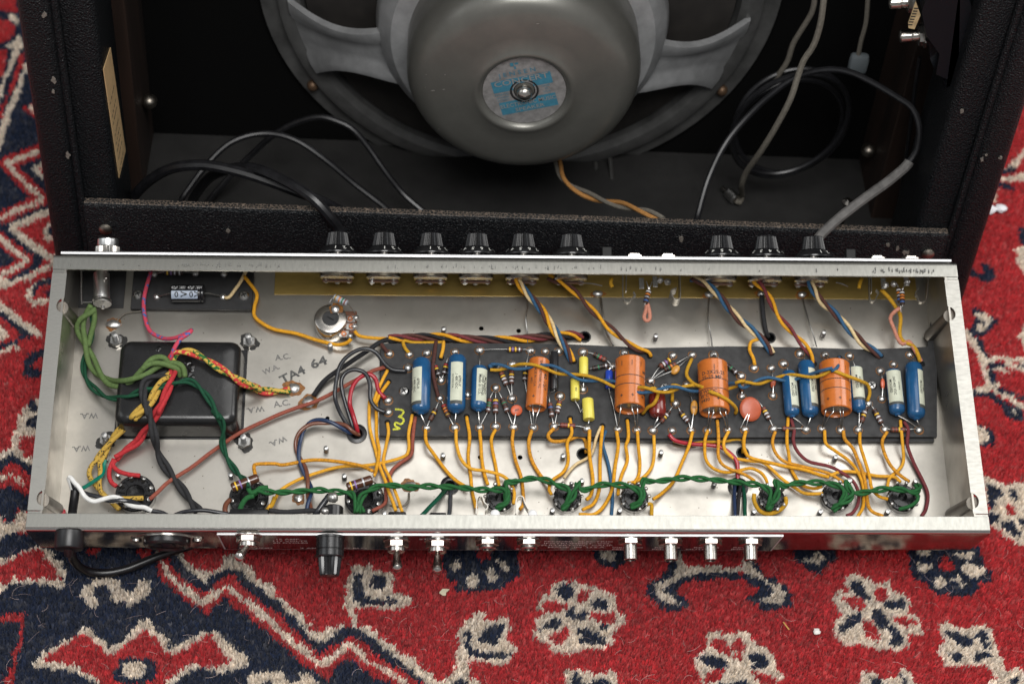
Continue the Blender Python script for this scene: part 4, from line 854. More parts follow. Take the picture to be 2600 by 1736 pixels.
for t, x, y, tip, lab in (('b', 510, 135, (400, 325), 'switch lever leaning to the left'), ('b', 1985, 185, (1990, 395), None), ('c', 435, 190, (432, 405), None)):
    o = Ppl(t, x, y, 4.5) - NR * 4.5
    m = MB().lathe([(8.4, 1.6), (8.4, 2.2), (7.8, 2.6)], o, NR, 28); sw_ = hexnut(m, o, 7.4, 2.6, 6.2).build('toggle_switch', M['chrome'], ch, ang=25, label=lab)
    MB().lathe([(5.6, 6), (5.6, 8.6), (4.8, 9.2), (2, 9.3)], o, NR, 20).build('bushing', M['chrome'], sw_)
    pa = o + NR * 8.2; e = Ppl(t, *tip, 20); d = nrm(e - pa)
    L = 20
    MB().lathe([(1.7, 0), (1.7, 2), (2.9, L * .74), (3.15, L * .86), (2.7, L * .95), (1.5, L * .99), (0, L)], pa, d, 20).build('lever', M['chrome'], sw_)
o = Ppl('b', 1325, 140, 4) - NR * 4
fz = MB().lathe([(9.2, 1.6), (9.2, 3), (8.6, 3.2), (8.6, 9.5), (8.1, 9.8), (8.1, 10.2), (8.6, 10.5), (8.6, 14), (8, 14.8), (3, 14.9)], o, NR, 36).build('fuse_holder', M['black'], ch)
MB().lathe([(7.2, 14.8), (7.1, 16), (6.2, 25), (5.4, 26), (0, 26.2)], o, NR, 32, flute=(0, 2, .84)).build('fuse_cap', M['black'], fz, ang=25)
for t, x, y in (('c', 932, 160), ('c', 1340, 162)):
    o = Ppl(t, x, y, 3) - NR * 3; m = MB().lathe([(8, 1.6), (8, 2.2)], o, NR, 24)
    j = hexnut(m, o, 7.2, 2.2, 5).build('speaker_jack', M['chrome'], ch, ang=25)
    MB().lathe([(5.2, 5), (5.4, 6.6), (4.6, 7.4), (3.4, 7.2), (3.2, 3)], o, NR, 24).build('collar', M['chrome'], j)
    MB().lathe([(3.3, 5.4), (0, 5.4)], o, NR, 16).build('opening', M['dark'], j)
for t, x, y in (('d', 392, 150), ('d', 790, 155), ('d', 1186, 156), ('d', 1586, 158)):
    o = Ppl(t, x, y, 3) - NR * 3; m = MB().lathe([(8, 1.6), (8, 2.2)], o, NR, 24)
    j = hexnut(m, o, 7.3, 2.2, 5.2).build('phono_jack', M['chrome'], ch, ang=25)
    MB().lathe([(4.2, 5), (4.2, 14.2), (3.7, 14.6), (3.3, 14.6), (3.2, 9), (0, 9)], o, NR, 28).build('barrel', M['chrome'], j)
o = Ppl('a', 1660, 160, 3) - NR * 3
rim = [(22, 0), (21.5, 3.4), (19.5, 4.6), (16, 7.5), (12, 12), (6, 15.4), (0, 16.4)]
rim = [(x, z) for x, z in rim] + [(-x, z) for x, z in rim[::-1][1:]]; rim = rim + [(x, -z) for x, z in rim[::-1][1:-1]]
m = MB().prism(rim, .2, 1.4); m.map(lambda p: o + V(1, 0, 0) * p[0] + UR * p[1] + NR * p[2]); of = m.build('outlet_flange', M['chrome'], ch)
ou = MB().lathe([(14.4, .5), (14.4, 4.4), (13.4, 5.6), (11.6, 5.9), (10.6, 4.8), (0, 4.8)], o, NR, 44).build('outlet_socket', M['black'], of)
for s in (-1, 1): MB().box(-.9, .9, -3.4, 3.4, 0, .3).map(lambda p: o + V(1, 0, 0) * (p[0] + s * 4.5) + UR * p[1] + NR * (4.75 + p[2])).build('slot', M['dark'], of)
for s in (-1, 1): MB().lathe([(3.6, 1.2), (3.3, 2.6), (0, 3.4)], o + V(1, 0, 0) * s * 18.9, NR, 16).build('rivet', M['chrome'], of)
o = Ppl('a', 690, 120, 4) - NR * 4
MB().lathe([(8.9, 0), (8.9, 9.5), (8.4, 10.5), (7, 11), (3.5, 11.2)], o, NR, 28, flute=(0, 1, .985)).build('strain_relief', M['rubber'], ch)
MAINS_O = o
# ---------------------------------------------------------------- floor hardware
for t, x, y, r in HOLES[:7]:
    q = P(t, x, y, 1.2)
    if r > 4.4:
        MB().lathe([(r + 1.6 if 0 else r, -.6), (r + 1.7, .2), (r + 1.6, 1.3), (r - .4, 1.9), (r - 1.4, 1.5), (r - 1.8, .2), (r - 1.8, -2.5)], (q[0], q[1], 0), (0, 0, 1), 30, cap=False).build('grommet', M['rubber'], ch)
    else:
        MB().lathe([(r, -.3), (r + .6, .15), (r + .5, .5), (r - .3, .5), (r - .6, -1.4)], (q[0], q[1], 0), (0, 0, 1), 28, cap=False).build('grommet', M['rubber'], ch)
MB().box(-270, 270, -80, 100, -14, -13).build('dark_backing', M['dark'], ch)  # plain dark sheet under the floor that blackens the holes
def stud(t, x, y, h=6.5, r=1.65, nut=False):
    q = P(t, x, y, h * .6); pr = []
    k = 0
    while k * .55 < h - .5: pr += [(r, k * .55), (r * .84, k * .55 + .27)]; k += 1
    m = MB().lathe(pr + [(r * .9, h - .3), (0, h)], (q[0], q[1], 0), (0, 0, 1), 12)
    return m.build('screw_stud', M['tin'], ch, ang=25)
for s in (('C', 1755, 790), ('C', 795, 930), ('D', 760, 465), ('D', 915, 700), ('D', 1750, 525), ('E', 1550, 850), ('F', 765, 530), ('F', 1595, 500), ('F', 2045, 765), ('F', 925, 740), ('F', 675, 990), ('F', 1245, 990),
          ('F', 362, 740), ('G', 805, 820), ('H', 905, 540), ('H', 215, 1000), ('H', 775, 1000), ('H', 1345, 1000), ('H', 1582, 742), ('H', 1022, 738), ('B', 1955, 690), ('B', 1000, 690), ('D', 1255, 1015)): stud(*s)
def spot(t, x, y, rx, ry, m, h=.12, jit=.3, n=18, tw=0.0, base=0.0):
    q = P(t, x, y, base); poly = []; s1, s2 = random.uniform(0, 6), random.uniform(0, 6); n = n * 2
    for k in range(n):
        a = 2 * math.pi * k / n; j = 1 + jit * (.5 * math.sin(2 * a + s1) + .35 * math.sin(3 * a + s2) + .25 * math.sin(7 * a + s1 * 3)) + random.uniform(-jit, jit) * .22; poly.append((q[0] + rx * math.cos(a) * j, q[1] + ry * math.sin(a) * j))
    return MB().prism(poly, base + .02, base + h)
for t, x, y, rx, ry, bx, by, bz in (('A', 960, 745, 4.6, 5, 5, 3.0, 1), ('C', 485, 1285, 6.5, 5.6, 4, 3.2, 1), ('C', 612, 1405, 6.6, 6, 4, 4, 1), ('D', 528, 880, 4.5, 4.4, 3, 3, 1), ('D', 1470, 775, 5.5, 5, 4, 2.4, 1),
                                    ('E', 450, 480, 3, 2.6, 2, 2, 1), ('E', 1060, 488, 5, 2.4, 3.6, 2.2, 1), ('E', 2005, 495, 5, 2.5, 3.6, 2.4, 1), ('G', 275, 490, 4, 3, 2.8, 2, 1), ('G', 622, 495, 5, 3, 3.2, 2.2, 1)):
    b0 = .65 if t in 'EG' else 0.0
    spot(t, x, y, rx, ry, M['flux'], .22, .25, base=b0).build('flux_stain', M['flux'], ch)
    q = P(t, x, y, b0); m = MB().blob((0, 0, 0), 1, 1, 12, .12); m.map(lambda p: V(q[0] + p[0] * bx, q[1] + p[1] * by * 1.1, b0 + .6 + p[2] * 1.6)); m.build('solder_blob', M['solder'], ch)
# small dark ticks worn into the control side flange and specks of dirt on the floor
wm = MB()
for k in range(150):
    x = random.choice([random.uniform(-285, 285), random.uniform(-215, -150), random.uniform(-80, 90), random.uniform(240, 280)]); y = random.uniform(86.2, 88.2); l = random.uniform(.5, 2.6)
    wm.box(x, x + random.uniform(.2, .55), y, y + l, 50.0, 50.06 if 0 else 51.26)
wm.build('wear_mark', mat('grey_wear_mark', (.23, .23, .22), .5, .6), ch, kind='stuff')
dm = MB()
for k in range(520):
    x, y = random.uniform(-280, 280), random.uniform(-80, 108); r_q = random.choice([.12, .18, .18, .3, .42]); a_ = random.uniform(0, 3)
    dm.add([(x + r_q * math.cos(a_ + i * 1.257) * random.uniform(.6, 1.3), y + r_q * math.sin(a_ + i * 1.257) * random.uniform(.6, 1.3), .06) for i in range(5)], [tuple(range(5))])
dm.build('dirt_speck', mat('brown_dirt', (.07, .05, .035), .9), ch, kind='stuff')
# stamped ink on the floor
def stamp(txt, t, p0, p1, size, m, sx=1.0, up=1):
    a, b = P(t, *p0, .1), P(t, *p1, .1); ex = nrm(b - a) * up; ey = np.cross(V(0, 0, 1), ex)
    o = (a + b) / 2; o[2] = .12
    return place(text_mb(txt, size, sx, .03), o, ex, ey).build('ink_stamp', m, ch)
stamp('TA4', 'C', (395, 1215), (560, 1135), 8.6, M['inkb'], 1.15); stamp('64', 'C', (640, 1090), (755, 1050), 9, M['inkb'], 1.25)
for s, t, a, b, z in (('A.C.', 'C', (340, 1030), (450, 1015), 5.6), ('A.C.', 'C', (330, 1425), (445, 1405), 6), ('W.A.', 'C', (240, 1150), (350, 1105), 5.4), ('W.A.', 'D', (410, 375), (290, 425), 5.4), ('W.A.', 'B', (815, 180), (690, 185), 5.4), ('W.A.', 'B', (745, 455), (625, 465), 5.4), ('W.A.', 'D', (230, 120), (90, 140), 5.4)):
    stamp(s, t, a, b, z, M['ink'])
# ---------------------------------------------------------------- tube sockets
def octal(t, x, y, r, lug_ang):
    q = P(t, x, y, 4); o = (q[0], q[1], 0)
    s = MB().lathe([(r, .1), (r, 6.2), (r - .6, 7), (r - 2, 7), (r - 2.4, 6), (7, 6), (6.6, 7), (6.0, 7), (5.4, 6.2), (5.4, -3), (0, -3)], o, (0, 0, 1), 40).build('tube_socket', M['black'], ch)
    for k in range(8):
        a = 2 * math.pi * k / 8 + lug_ang
        c = V(q[0] + (r - 3.2) * math.cos(a), q[1] + (r - 3.2) * math.sin(a), 6)
        MB().lathe([(1.5, 0), (1.5, 3.2), (1.1, 3.4), (.7, 2.4), (0, 2.4)], c, V(math.cos(a) * .5, math.sin(a) * .5, 1), 9).build('socket_lug', M['tin'], s)
        MB().box(-.45, .45, -2.6, 2.6, 0, .5).map(lambda p: V(q[0], q[1], 6.7 + p[2]) + V(math.cos(a + .39), math.sin(a + .39), 0) * (r - 4.2 + p[1]) + V(-math.sin(a + .39), math.cos(a + .39), 0) * p[0]).build('socket_rib', M['black'], s)
    return s
for a in SOCK8: octal(*a, .3)
def noval(t, x, y, r):
    q = P(t, x, y, 3.5); o = (q[0], q[1], 0)
    s = MB().lathe([(r, .1), (r, 4.2), (r - .7, 5), (r - 2.4, 5.1), (r - 3, 6), (3.0, 6.2), (2.6, 5.8), (2.5, -3), (0, -3)], o, (0, 0, 1), 36).build('tube_socket', M['black'], ch)
    for k in range(9):
        a = 2 * math.pi * (k + .5) / 10 - math.pi / 2
        d = V(math.cos(a), math.sin(a), 0); c = o + d * (r - 1.6) + V(0, 0, 5)
        m = MB(); tn = V(-d[1], d[0], 0)
        m.box(-1.1, 1.1, -.35, .35, -1.5, 3.6, .15); m.map(lambda p: c + tn * p[0] + d * p[1] + nrm(V(0, 0, 1) + d * .55) * p[2])
        m.build('socket_lug', M['tin'], s)
        MB().blob(c + d * 1.6 + V(0, 0, 2.6), random.uniform(1.0, 1.5), .9, 7, .2).build('solder_lug', M['solder'], s)
        MB().box(-.35, .35, -1.9, 1.9, 0, .45).map(lambda p: o + V(0, 0, 6 + p[2]) + nrm(V(math.cos(a + .31), math.sin(a + .31), 0)) * (r - 4 + p[1]) + V(-math.sin(a + .31), math.cos(a + .31), 0) * p[0]).build('socket_rib', M['black'], s)
for a in SOCK9: noval(*a)
# spring contacts of the input and speaker jacks
def clip(t, pts, z0, w=4.5, th=.32):
    p = spline([P(t, x, y, z0 + w / 2) for x, y in pts], 1.0); p[:, 2] = 0
    tg_ = np.gradient(p, axis=0); tg_ /= np.linalg.norm(tg_, axis=1)[:, None]; nn = np.stack([-tg_[:, 1], tg_[:, 0], 0 * tg_[:, 0]], 1) * th; n = len(p)
    v = []
    for a, b in zip(p, nn): v += [a - b + V(0, 0, z0), a + b + V(0, 0, z0), a + b + V(0, 0, z0 + w), a - b + V(0, 0, z0 + w)]
    f = [(i * 4 + k, i * 4 + (k + 1) % 4, i * 4 + 4 + (k + 1) % 4, i * 4 + 4 + k) for i in range(n - 1) for k in range(4)] + [(3, 2, 1, 0), tuple((n - 1) * 4 + k for k in range(4))]
    return MB().add(v, f).build('jack_spring', mat('spring_metal', (.42, .40, .36), .3, 1, var=.2, vs=300), ch)
clip('E', ((1272, 330), (1272, 440), (1275, 530), (1305, 565), (1340, 548), (1358, 520), (1378, 505), (1362, 475)), 22, 3)
clip('E', ((1302, 330), (1298, 470)), 22, 3)
clip('E', ((1750, 330), (1752, 450), (1752, 545), (1712, 560), (1688, 530), (1672, 485), (1720, 460)), 20, 9)
clip('G', ((1188, 330), (1190, 500), (1205, 555), (1240, 550), (1250, 515), (1268, 490), (1248, 455)), 22, 3)
clip('G', ((1205, 330), (1207, 480)), 22, 3)
clip('G', ((1690, 330), (1672, 520), (1650, 560), (1615, 560), (1598, 520), (1580, 485), (1605, 450)), 22, 3)
clip('D', ((2030, 1030), (2038, 910), (2060, 878), (2085, 890), (2098, 930), (2130, 965), (2110, 1000)), 20, 7)
clip('F', ((365, 1030), (372, 905), (400, 878), (428, 892), (440, 935), (470, 990)), 20, 7)
for t, x, y in (('F', 190, 1014), ('F', 508, 1016)): MB().blob(P(t, x, y, 40), 3.0, .6, 12, .02).build('jack_insulator', M['white'], ch)
for t, x, y in (('E', 1430, 400), ('G', 1310, 400), ('G', 1505, 375), ('E', 1545, 385)):
    MB().box(-1.7, 1.7, -4, 4, 0, .7, .2).map(lambda p: P(t, x, y, 24) + p).build('jack_lug', M['tin'], ch)
for t, x, y in (('E', 1650, 385), ('E', 1590, 370), ('G', 1330, 410), ('G', 1400, 405), ('G', 1512, 385)):
    MB().blob(P(t, x, y, 25), 2.3, .9, 9, .15).build('solder_lug', M['solder'], ch)
# switch bodies against the rear panel, seen from inside
for t, x0, x1, y, h, hh in (('B', 1945, 2275, 965, 22, 16), ('D', 1285, 1440, 990, 24, 14), ('D', 1635, 1780, 997, 24, 14)):
    q0, q1 = P(t, x0, y, h), P(t, x1, y, h)
    MB().box(q0[0], q1[0], -90, q0[1], h - hh, h, 1.2, 2).build('switch_body', M['black'], ch)
q = P('D', 820, 940, 26); fb = MB().cyl((q[0], -89, 20), (q[0], q[1] + 1, 20), 6.2, 20, .6).build('fuse_body', M['black'], ch)
MB().blob(P('D', 815, 875, 26), 3.6, .9, 12, .12).build('solder_lug', M['solder'], fb); MB().blob(P('D', 752, 990, 26), 2.6, .9, 10, .15).build('solder_lug', M['solder'], ch)
# black fibre sheet and lamp holder at the far left corner
a_, b_c = P('A', 655, 605, .4), P('A', 1045, 605, .4)
MB().box(a_[0] - 2, b_c[0], a_[1], 111, .05, .7, .2).build('fibre_sheet', M['board'], ch)
lp0, lp1 = P('A', 862, 520, 22), P('A', 858, 300, 22)
lh = MB().lathe([(0, -2), (5.0, -2), (5.3, 0), (5.3, 17.5), (5, 18), (3.1, 18.2), (3.1, 30)], lp0, lp1 - lp0, 28).build('lamp_holder', mat('bright_aluminium', (.78, .78, .77), .34, 1, var=.1, vs=300), ch)
MB().blob(P('A', 898, 355, 27.2), 1.3, .8, 10, 0).build('bayonet_pin', M['chrome'], lh)
MB().tube([P('A', 690, 280, 20), P('A', 692, 540, 20), P('A', 705, 562, 20), P('A', 780, 560, 20)], .8, 6).build('bracket', M['tin'], lh)
MB().lathe([(6.2, 0), (6.2, .8)], P('A', 862, 548, 21), (0, 1, 0), 24).build('contact_washer', M['tin'], lh)
MB().lathe([(6.0, 0), (6.0, .7)], P('A', 866, 572, 21), (0, 1, 0), 24).build('contact_washer', M['solder'], lh)
MB().cyl(P('A', 872, 612, 21), P('A', 872, 590, 21), 1.1, 10).build('contact_pin', M['tin'], lh)
# ------------------------------------------------------------------ circuit board
BH = 6.2
cb = thing('circuit_board', 'long black fibreboard strip carrying capacitors and resistors inside the chassis', 'circuit board', (98, 20, 0), 'c')
def pp(s, h):
    out = []; t = None
    for tok in s.split():
        if ',' in tok: x, y = tok.split(','); out.append(P(t, float(x), float(y), h))
        else: t = tok
    return out
MB().prism([tuple(q[:2]) for q in pp('C 1225,908 1800,905 E 330,906 800,912 1500,944 G 0,930 560,938 1150,956 1500,944 1685,934 1725,640 1765,360 H 1765,362 1000,362 0,366 F 1500,374 800,356 D 2000,352 1215,350', BH)], 3.5, BH).build('board', M['board'], cb)
MB().prism([tuple(q[:2]) for q in pp('C 1215,960 E 330,955 1500,990 G 600,980 1680,975 H 1740,402 1000,402 0,402 F 1500,402 800,378 D 2000,372 1210,372', 3)], .6, 3.2).build('backing_board', M['board'], cb)
EYE = dict(C='1295,990 1465,995 1455,1110 1615,985 1850,975 2060,960 1735,1215 1725,1365 1285,1385 1287,1485 1960,1335',
           E='490,965 615,968 730,968 935,975 1285,985 1180,1100 935,1290 740,1350 335,1370 195,1280 215,1095 335,1080 1505,1220 1695,1005 1860,1000 1815,1250 1720,1410 2040,1000 2275,1180 2280,1350',
           D='1610,285 1850,280 2060,280 2195,270', F='345,275 515,280 690,270 970,290 1230,292 1390,300 1525,305 1690,305 1850,305 1990,305 2160,300 2305,298',
           G='215,1112 360,1112 375,1345 465,1075 605,990 815,1000 1025,1010 1285,1135 1300,1372 1185,1412 1400,1080 1535,1000', H='380,290 655,295 790,290 950,300 1100,300 1325,295 1615,300')
blob0 = None
for t, s in EYE.items():
    for tok in s.split():
        x, y = map(float, tok.split(',')); q = P(t, x, y, BH + 1)
        rr = random.uniform(2.45, 3.0)
        m = MB().blob((q[0], q[1], BH + .5), rr, .72, 11, .13); j = m.build('solder_joint', M['solder'], cb, ang=70)
        MB().lathe([(rr + random.uniform(.3, .7), 0), (rr + .25, .3), (1, .4)], (q[0], q[1], BH), (0, 0, 1), 14).build('flux_ring', M['flux'], j)
for t, x, y in (('C', 1420, 1310), ('E', 1628, 1280), ('G', 1213, 1260)):
    q = P(t, x, y, BH + 1); s = MB().lathe([(3.5, 0), (3.4, .8), (2.4, 1.8), (0, 2.1)], (q[0], q[1], BH), (0, 0, 1), 22).build('screw', M['tin'], cb)
    for a in (.6, .6 + math.pi / 2):
        MB().box(-2.0, 2.0, -.38, .38, 1.7, 2.16).map(lambda p: V(q[0], q[1], BH) + V(math.cos(a) * p[0] - math.sin(a) * p[1], math.sin(a) * p[0] + math.cos(a) * p[1], p[2])).build('slot', M['dark'], s)
for tok in ('F 825,205', 'F 1310,222', 'F 2072,222', 'F 1100,270', 'H 505,205', 'H 1465,228', 'D 1280,240', 'D 1950,190', 'D 1500,180', 'C 1735,1030', 'C 1280,1125', 'C 1290,1230', 'G 365,990', 'G 1290,1010', 'G 940,1030', 'E 860,1060', 'E 1500,1015', 'E 1440,1500', 'G 1640,1080', 'G 725,1080'):
    t, xy = tok.split(); x, y = map(float, xy.split(',')); q = P(t, x, y, BH)
    MB().lathe([(2.0, .06), (0, .06)], (q[0], q[1], BH), (0, 0, 1), 14).build('wire_hole', M['dark'], cb)
# yellow chalk mark near the left end
ck = MB(); pth = pp('D 1325,300 1385,292 1345,268 1350,240 1395,255 1420,225 1405,200 1375,190 1400,180 1418,150 1395,132 1345,128', BH + .1)
ck.tube(pth, .75, 5, step=1); ck.map(lambda p: V(p[0], p[1], BH + .05 + max(0, p[2] - BH - .1) * .12)); ck.build('chalk_mark', mat('yellow_chalk', (.55, .55, .05), .9, var=.5, vs=900), cb)
LW = .34
def lead(pts, par, r=LW, m=None):
    return MB().tube(pts, r, 6, step=1.5).build('lead', m or M['tin'], par)
def J(s, h=BH + 1.6):
    t, xy = s.split(); x, y = map(float, xy.split(',')); return P(t, x, y, h)
def axis(p0, p1, h):
    a, b = J(p0, h), J(p1, h); d = nrm(b - a); up = nrm(V(0, 0, 1) - d * d[2]); sd = np.cross(up, d)
    if sd[0] < 0: sd = -sd
    return a, b, d, up, sd, np.linalg.norm(b - a)
def patch(a, d, up, sd, r, a0, a1, s0, s1, n=12):
    v = []; 
    for k in range(n + 1):
        q = math.radians(a0 + (a1 - a0) * k / n); e = (up * math.cos(q) + sd * math.sin(q)) * r
        v += [a + d * s0 + e, a + d * s1 + e]
    return MB().add(v, [(2 * k, 2 * k + 1, 2 * k + 3, 2 * k + 2) for k in range(n)])
def wrap(txt, size, a, d, up, sd, r, s, deg, along=True, sx=1.0, flip=1):
    m = text_mb(txt, size, sx, .015)
    def f(p):
        u, w = (p[0], p[1]) if along else (-p[1], p[0])
        q = math.radians(deg) + (w * flip if along else w) / r
        return a + d * (s + u * (flip if along else 1)) + (up * math.cos(q) + sd * math.sin(q)) * r
    return m.map(f)
M['bluecap'] = mat('blue_moulded_plastic', (.014, .082, .20), .24, 0, var=.18, vs=120, coat=.25)
M['orange'] = mat('orange_waxed_card', (.52, .142, .024), .27, 0, var=.14, vs=160, coat=.35, bump=.015, bs=300)
M['brownres'] = mat('brown_carbon_resistor', (.085, .036, .024), .38, 0, var=.2, vs=500)
M['darkres'] = mat('dark_carbon_resistor', (.040, .022, .018), .38, 0, var=.2, vs=500)
BAND = dict(y=mat('yellow_band', (.72, .45, .03), .45), v=mat('violet_band', (.20, .12, .32), .45), s=mat('silver_band', (.50, .50, .52), .35, .5), g=mat('green_band', (.02, .15, .07), .45),
            o=mat('orange_band', (.60, .18, .02), .45), r=mat('red_band', (.38, .03, .03), .45), b=mat('blue_band', (.03, .10, .30), .45), k=mat('black_band', (.01, .01, .01), .45), w=mat('white_band', (.6, .6, .6), .45), n=mat('russet_band', (.2, .05, .03), .45), d=mat('gold_band', (.42, .26, .05), .35, .5))
def blue_cap(label, p0, p1, rpx, la, l0, l1, leads, txts=(), grp='blue tubular capacitors on the circuit board', band=True, dh=0):
    r = rpx / 3.3357 / 4.02; a, b, d, up, sd, L = axis(p0, p1, BH + r + dh)
    t = thing('capacitor', label, 'capacitor', V(*((a + b) / 2)[:2], BH), 'c', grp)
    k = r * .55
    MB().lathe([(0, 0), (r - k, .1), (r - .35 * k, .35 * k), (r, k), (r, L - k), (r - .25 * k, L - .4 * k), (r - .8 * k, L - .05 * k), (r * .42, L + .1), (r * .3, L + 1.0), (0, L + 1.3)], a, d, 30).build('body', M['bluecap'], t)
    lb = patch(a, d, up, sd, r + .08, la[0], la[1], L * l0, L * l1, 10).build('paper_label', M['label'], t, ang=180)
    if band: patch(a, d, up, sd, r + .1, la[0], la[1], L * l1, L * (l1 + .06), 10).build('printed_band', mat('grey_band', (.06, .065, .06), .5), t, ang=180)
    if txts:
        m = MB()
        for s, sz, dg in txts:
            x = wrap(s, sz, a, d, up, sd, r + .2, L * (l0 + l1) / 2, dg, True, 1.0); m.add(x.v, x.f)
        m.build('lettering', M['print'], lb)
    for pts in leads:
        s, e = pts.split('|'); q = J(e)
        o = a - d * .3 if s == 'a' else b + d * .8
        mid = (o + q) / 2 + V(0, 0, 1.2); lead([o - (d if s == 'b' else -d) * 1.0, o, mid, q], t)
    return t
blue_cap('large blue capacitor leftmost on the black board with its label facing left', 'C 1572,1035', 'C 1562,1495', 82, (-92, 2), .22, .84, ('a|C 1615,990', 'b|D 1610,285'), (('6F95-X', 2.6, -20), ('.1 400 VDC', 2.4, -45), ('OUTSIDE', 1.6, -70)))
blue_cap('large blue capacitor second from the left with a centred pale label', 'C 1872,1008', 'C 1860,1485', 82, (-40, 38), .18, .86, ('a|C 1850,980', 'b|D 1850,280'), (('6F95-X', 2.6, 18), ('.1 400 VDC', 2.4, -2), ('OUTSIDE FOIL', 1.6, -24)))
blue_cap('shorter blue capacitor third from the left with black lettering on a cream label', 'C 2062,1098', 'C 2050,1470', 70, (-20, 70), .12, .86, ('a|C 2060,965', 'b|D 2060,280'), (('MOLDED', 3.0, 48), ('.1mfd 200vdc', 2.9, 27), ('Made in U.S.', 2.9, 5)), band=False)
blue_cap('short blue capacitor standing left of a taller blue one before the rightmost orange can', 'G 505,1140', 'G 540,1520', 66, (-8, 82), .14, .82, ('a|G 465,1080', 'b|H 655,290'), (('MOLDED', 2.4, 10), ('.047-400', 2.3, 36)))
blue_cap('tall blue capacitor touching the left side of the rightmost orange can', 'G 652,1056', 'G 695,1520', 75, (2, 90), .18, .82, ('a|G 605,995', 'b|H 660,290'), (('MOLDED', 2.4, 20), ('.1 400', 2.3, 46)))
blue_cap('slim blue capacitor half hidden behind the right side of the rightmost orange can', 'G 1070,1105', 'G 1105,1480', 62, (-50, 72), .05, .74, ('a|G 1022,1014', 'b|H 1100,295'), (('MOLDED', 2.4, -10), ('.022-400', 2.3, 20)))
blue_cap('blue capacitor with wide pale label left of the last blue one at the right end', 'G 1390,1128', 'G 1430,1505', 70, (-72, 52), .08, .78, ('a|G 1400,1084', 'b|H 1610,296'), (('MOLDED', 2.4, -40), ('.047-400 VDC', 2.3, -14), ('OUTSIDE', 1.5, 20)))
blue_cap('tall blue capacitor at the far right end of the black board', 'G 1564,1072', 'G 1592,1540', 78, (12, 88), .17, .8, ('a|G 1535,1004', 'b|H 1618,296'), (('MOLDED', 2.3, 30), ('.1 400', 2.2, 54)))
def orange_can(label, p0, p1, rpx, rings, txts, plus, leads, seam=True):
    r = rpx / 3.3357 / 4.03; a, b, d, up, sd, L = axis(p0, p1, BH + r)
    t = thing('capacitor', label, 'capacitor', V(*((a + b) / 2)[:2], BH), 'c', 'orange can capacitors on the circuit board')
    MB().lathe([(r - 2.4, 1.2), (r - 1.4, .2), (r - .5, 0), (r, .7), (r, L - .7), (r - .5, L), (r - 1.2, L - .1), (r - 1.7, L - 1.4), (r - 2, L - 1.8)], a, d, 44).build('body', M['orange'], t)
    MB().lathe([(r - 1.6, L - 1.9), (r - 2.6, L - 1.5), (r * .45, L - 1.6), (r * .3, L - 1.0), (0, L - .9)], a, d, 30).build('metal_end', M['tin'], t)
    MB().lathe([(r - 1.6, 1.2), (0, 1.0)], a, d, 30).build('end_seal', M['orange'], t)
    for s in rings: MB().lathe([(r + .03, L * s - .28), (r + .06, L * s), (r + .03, L * s + .28)], a, d, 44).build('printed_ring', M['print'], t)
    m = MB()
    for s, sz, pos, dg, al in txts: x = wrap(s, sz, a, d, up, sd, r + .07, L * pos, dg, al, 1.0); m.add(x.v, x.f)
    for dg in plus: x = wrap('+', 4.2, a, d, up, sd, r + .07, L * .84, dg, False); m.add(x.v, x.f)
    m.build('lettering', M['print'], t)
    for pts in leads:
        w_, e, off = pts.split('|'); off = float(off); q = J(e); o = (a + d * .8 if w_ == 'a' else b - d * 1.4) + sd * r * off + up * (.15 * r)
        lead([o, o + (-d if w_ == 'a' else d) * 2.2, (o + q) / 2 + V(0, 0, 2.4), q + V(0, 0, .6)], t, .38)
    return t
orange_can('slim orange capacitor lettered 40 VSP, leftmost of the orange ones', 'E 565,1052', 'E 536,1455', 92, (), (('40 VSP', 4.2, .50, 42, True), ('EAST NEWARK, N.J.', 2.3, .38, 10, True), ('MADE IN U.S.A.', 2.3, .42, -18, True), ('6421', 2.4, .5, -38, True)), (-20,), ('a|E 490,970|-.2', 'b|F 515,284|-.3', 'b|F 520,284|.35'))
orange_can('wide orange can capacitor with two black rings beside the dark red drop', 'E 1335,1052', 'E 1330,1460', 133, (.42, .60), (('|', 4, .16, -38, False), ('|', 4, .16, 2, False), ('|', 4, .16, 40, False), ('MF', 3.2, .32, 60, False), ('FORM', 3.2, .75, 58, False)), (-38, 6, 50), ('a|E 1280,990|-.3', 'a|E 1290,990|.0', 'a|E 1285,990|.35', 'b|F 1228,295|-.6', 'b|F 1385,303|.15', 'b|F 1395,303|.5'))
orange_can('wide orange can capacitor lettered 25-25 with a dark oval mark', 'E 2030,1080', 'E 2050,1490', 133, (.42, .62), (('|', 4, .18, -2, False), ('|', 4, .18, 46, False), ('D-2X25-25', 3.6, .3, -6, False), ('25-25 MF', 3.6, .4, -14, False), ('25 WVDC', 3.2, .68, -34, False), ('85°C OPER.', 3.2, .76, -20, False), ('6430', 3.4, .85, -44, False)), (8,), ('a|E 2040,1004|-.35', 'a|E 2044,1004|.05', 'a|E 2048,1004|.25', 'b|F 1988,308|-.4', 'b|F 1994,308|-.1', 'b|F 2155,304|.35', 'b|F 2162,304|.7'))
orange_can('rightmost wide orange can capacitor with two black rings and no large lettering', 'G 893,1082', 'G 915,1485', 135, (.43, .62), (('|', 3.5, .17, 35, False),), (-42, 4, 50), ('a|G 812,1004|-.45', 'a|G 818,1004|-.1', 'b|H 790,292|-.75', 'b|H 795,292|-.25', 'b|H 948,302|.2', 'b|H 954,302|.4'))
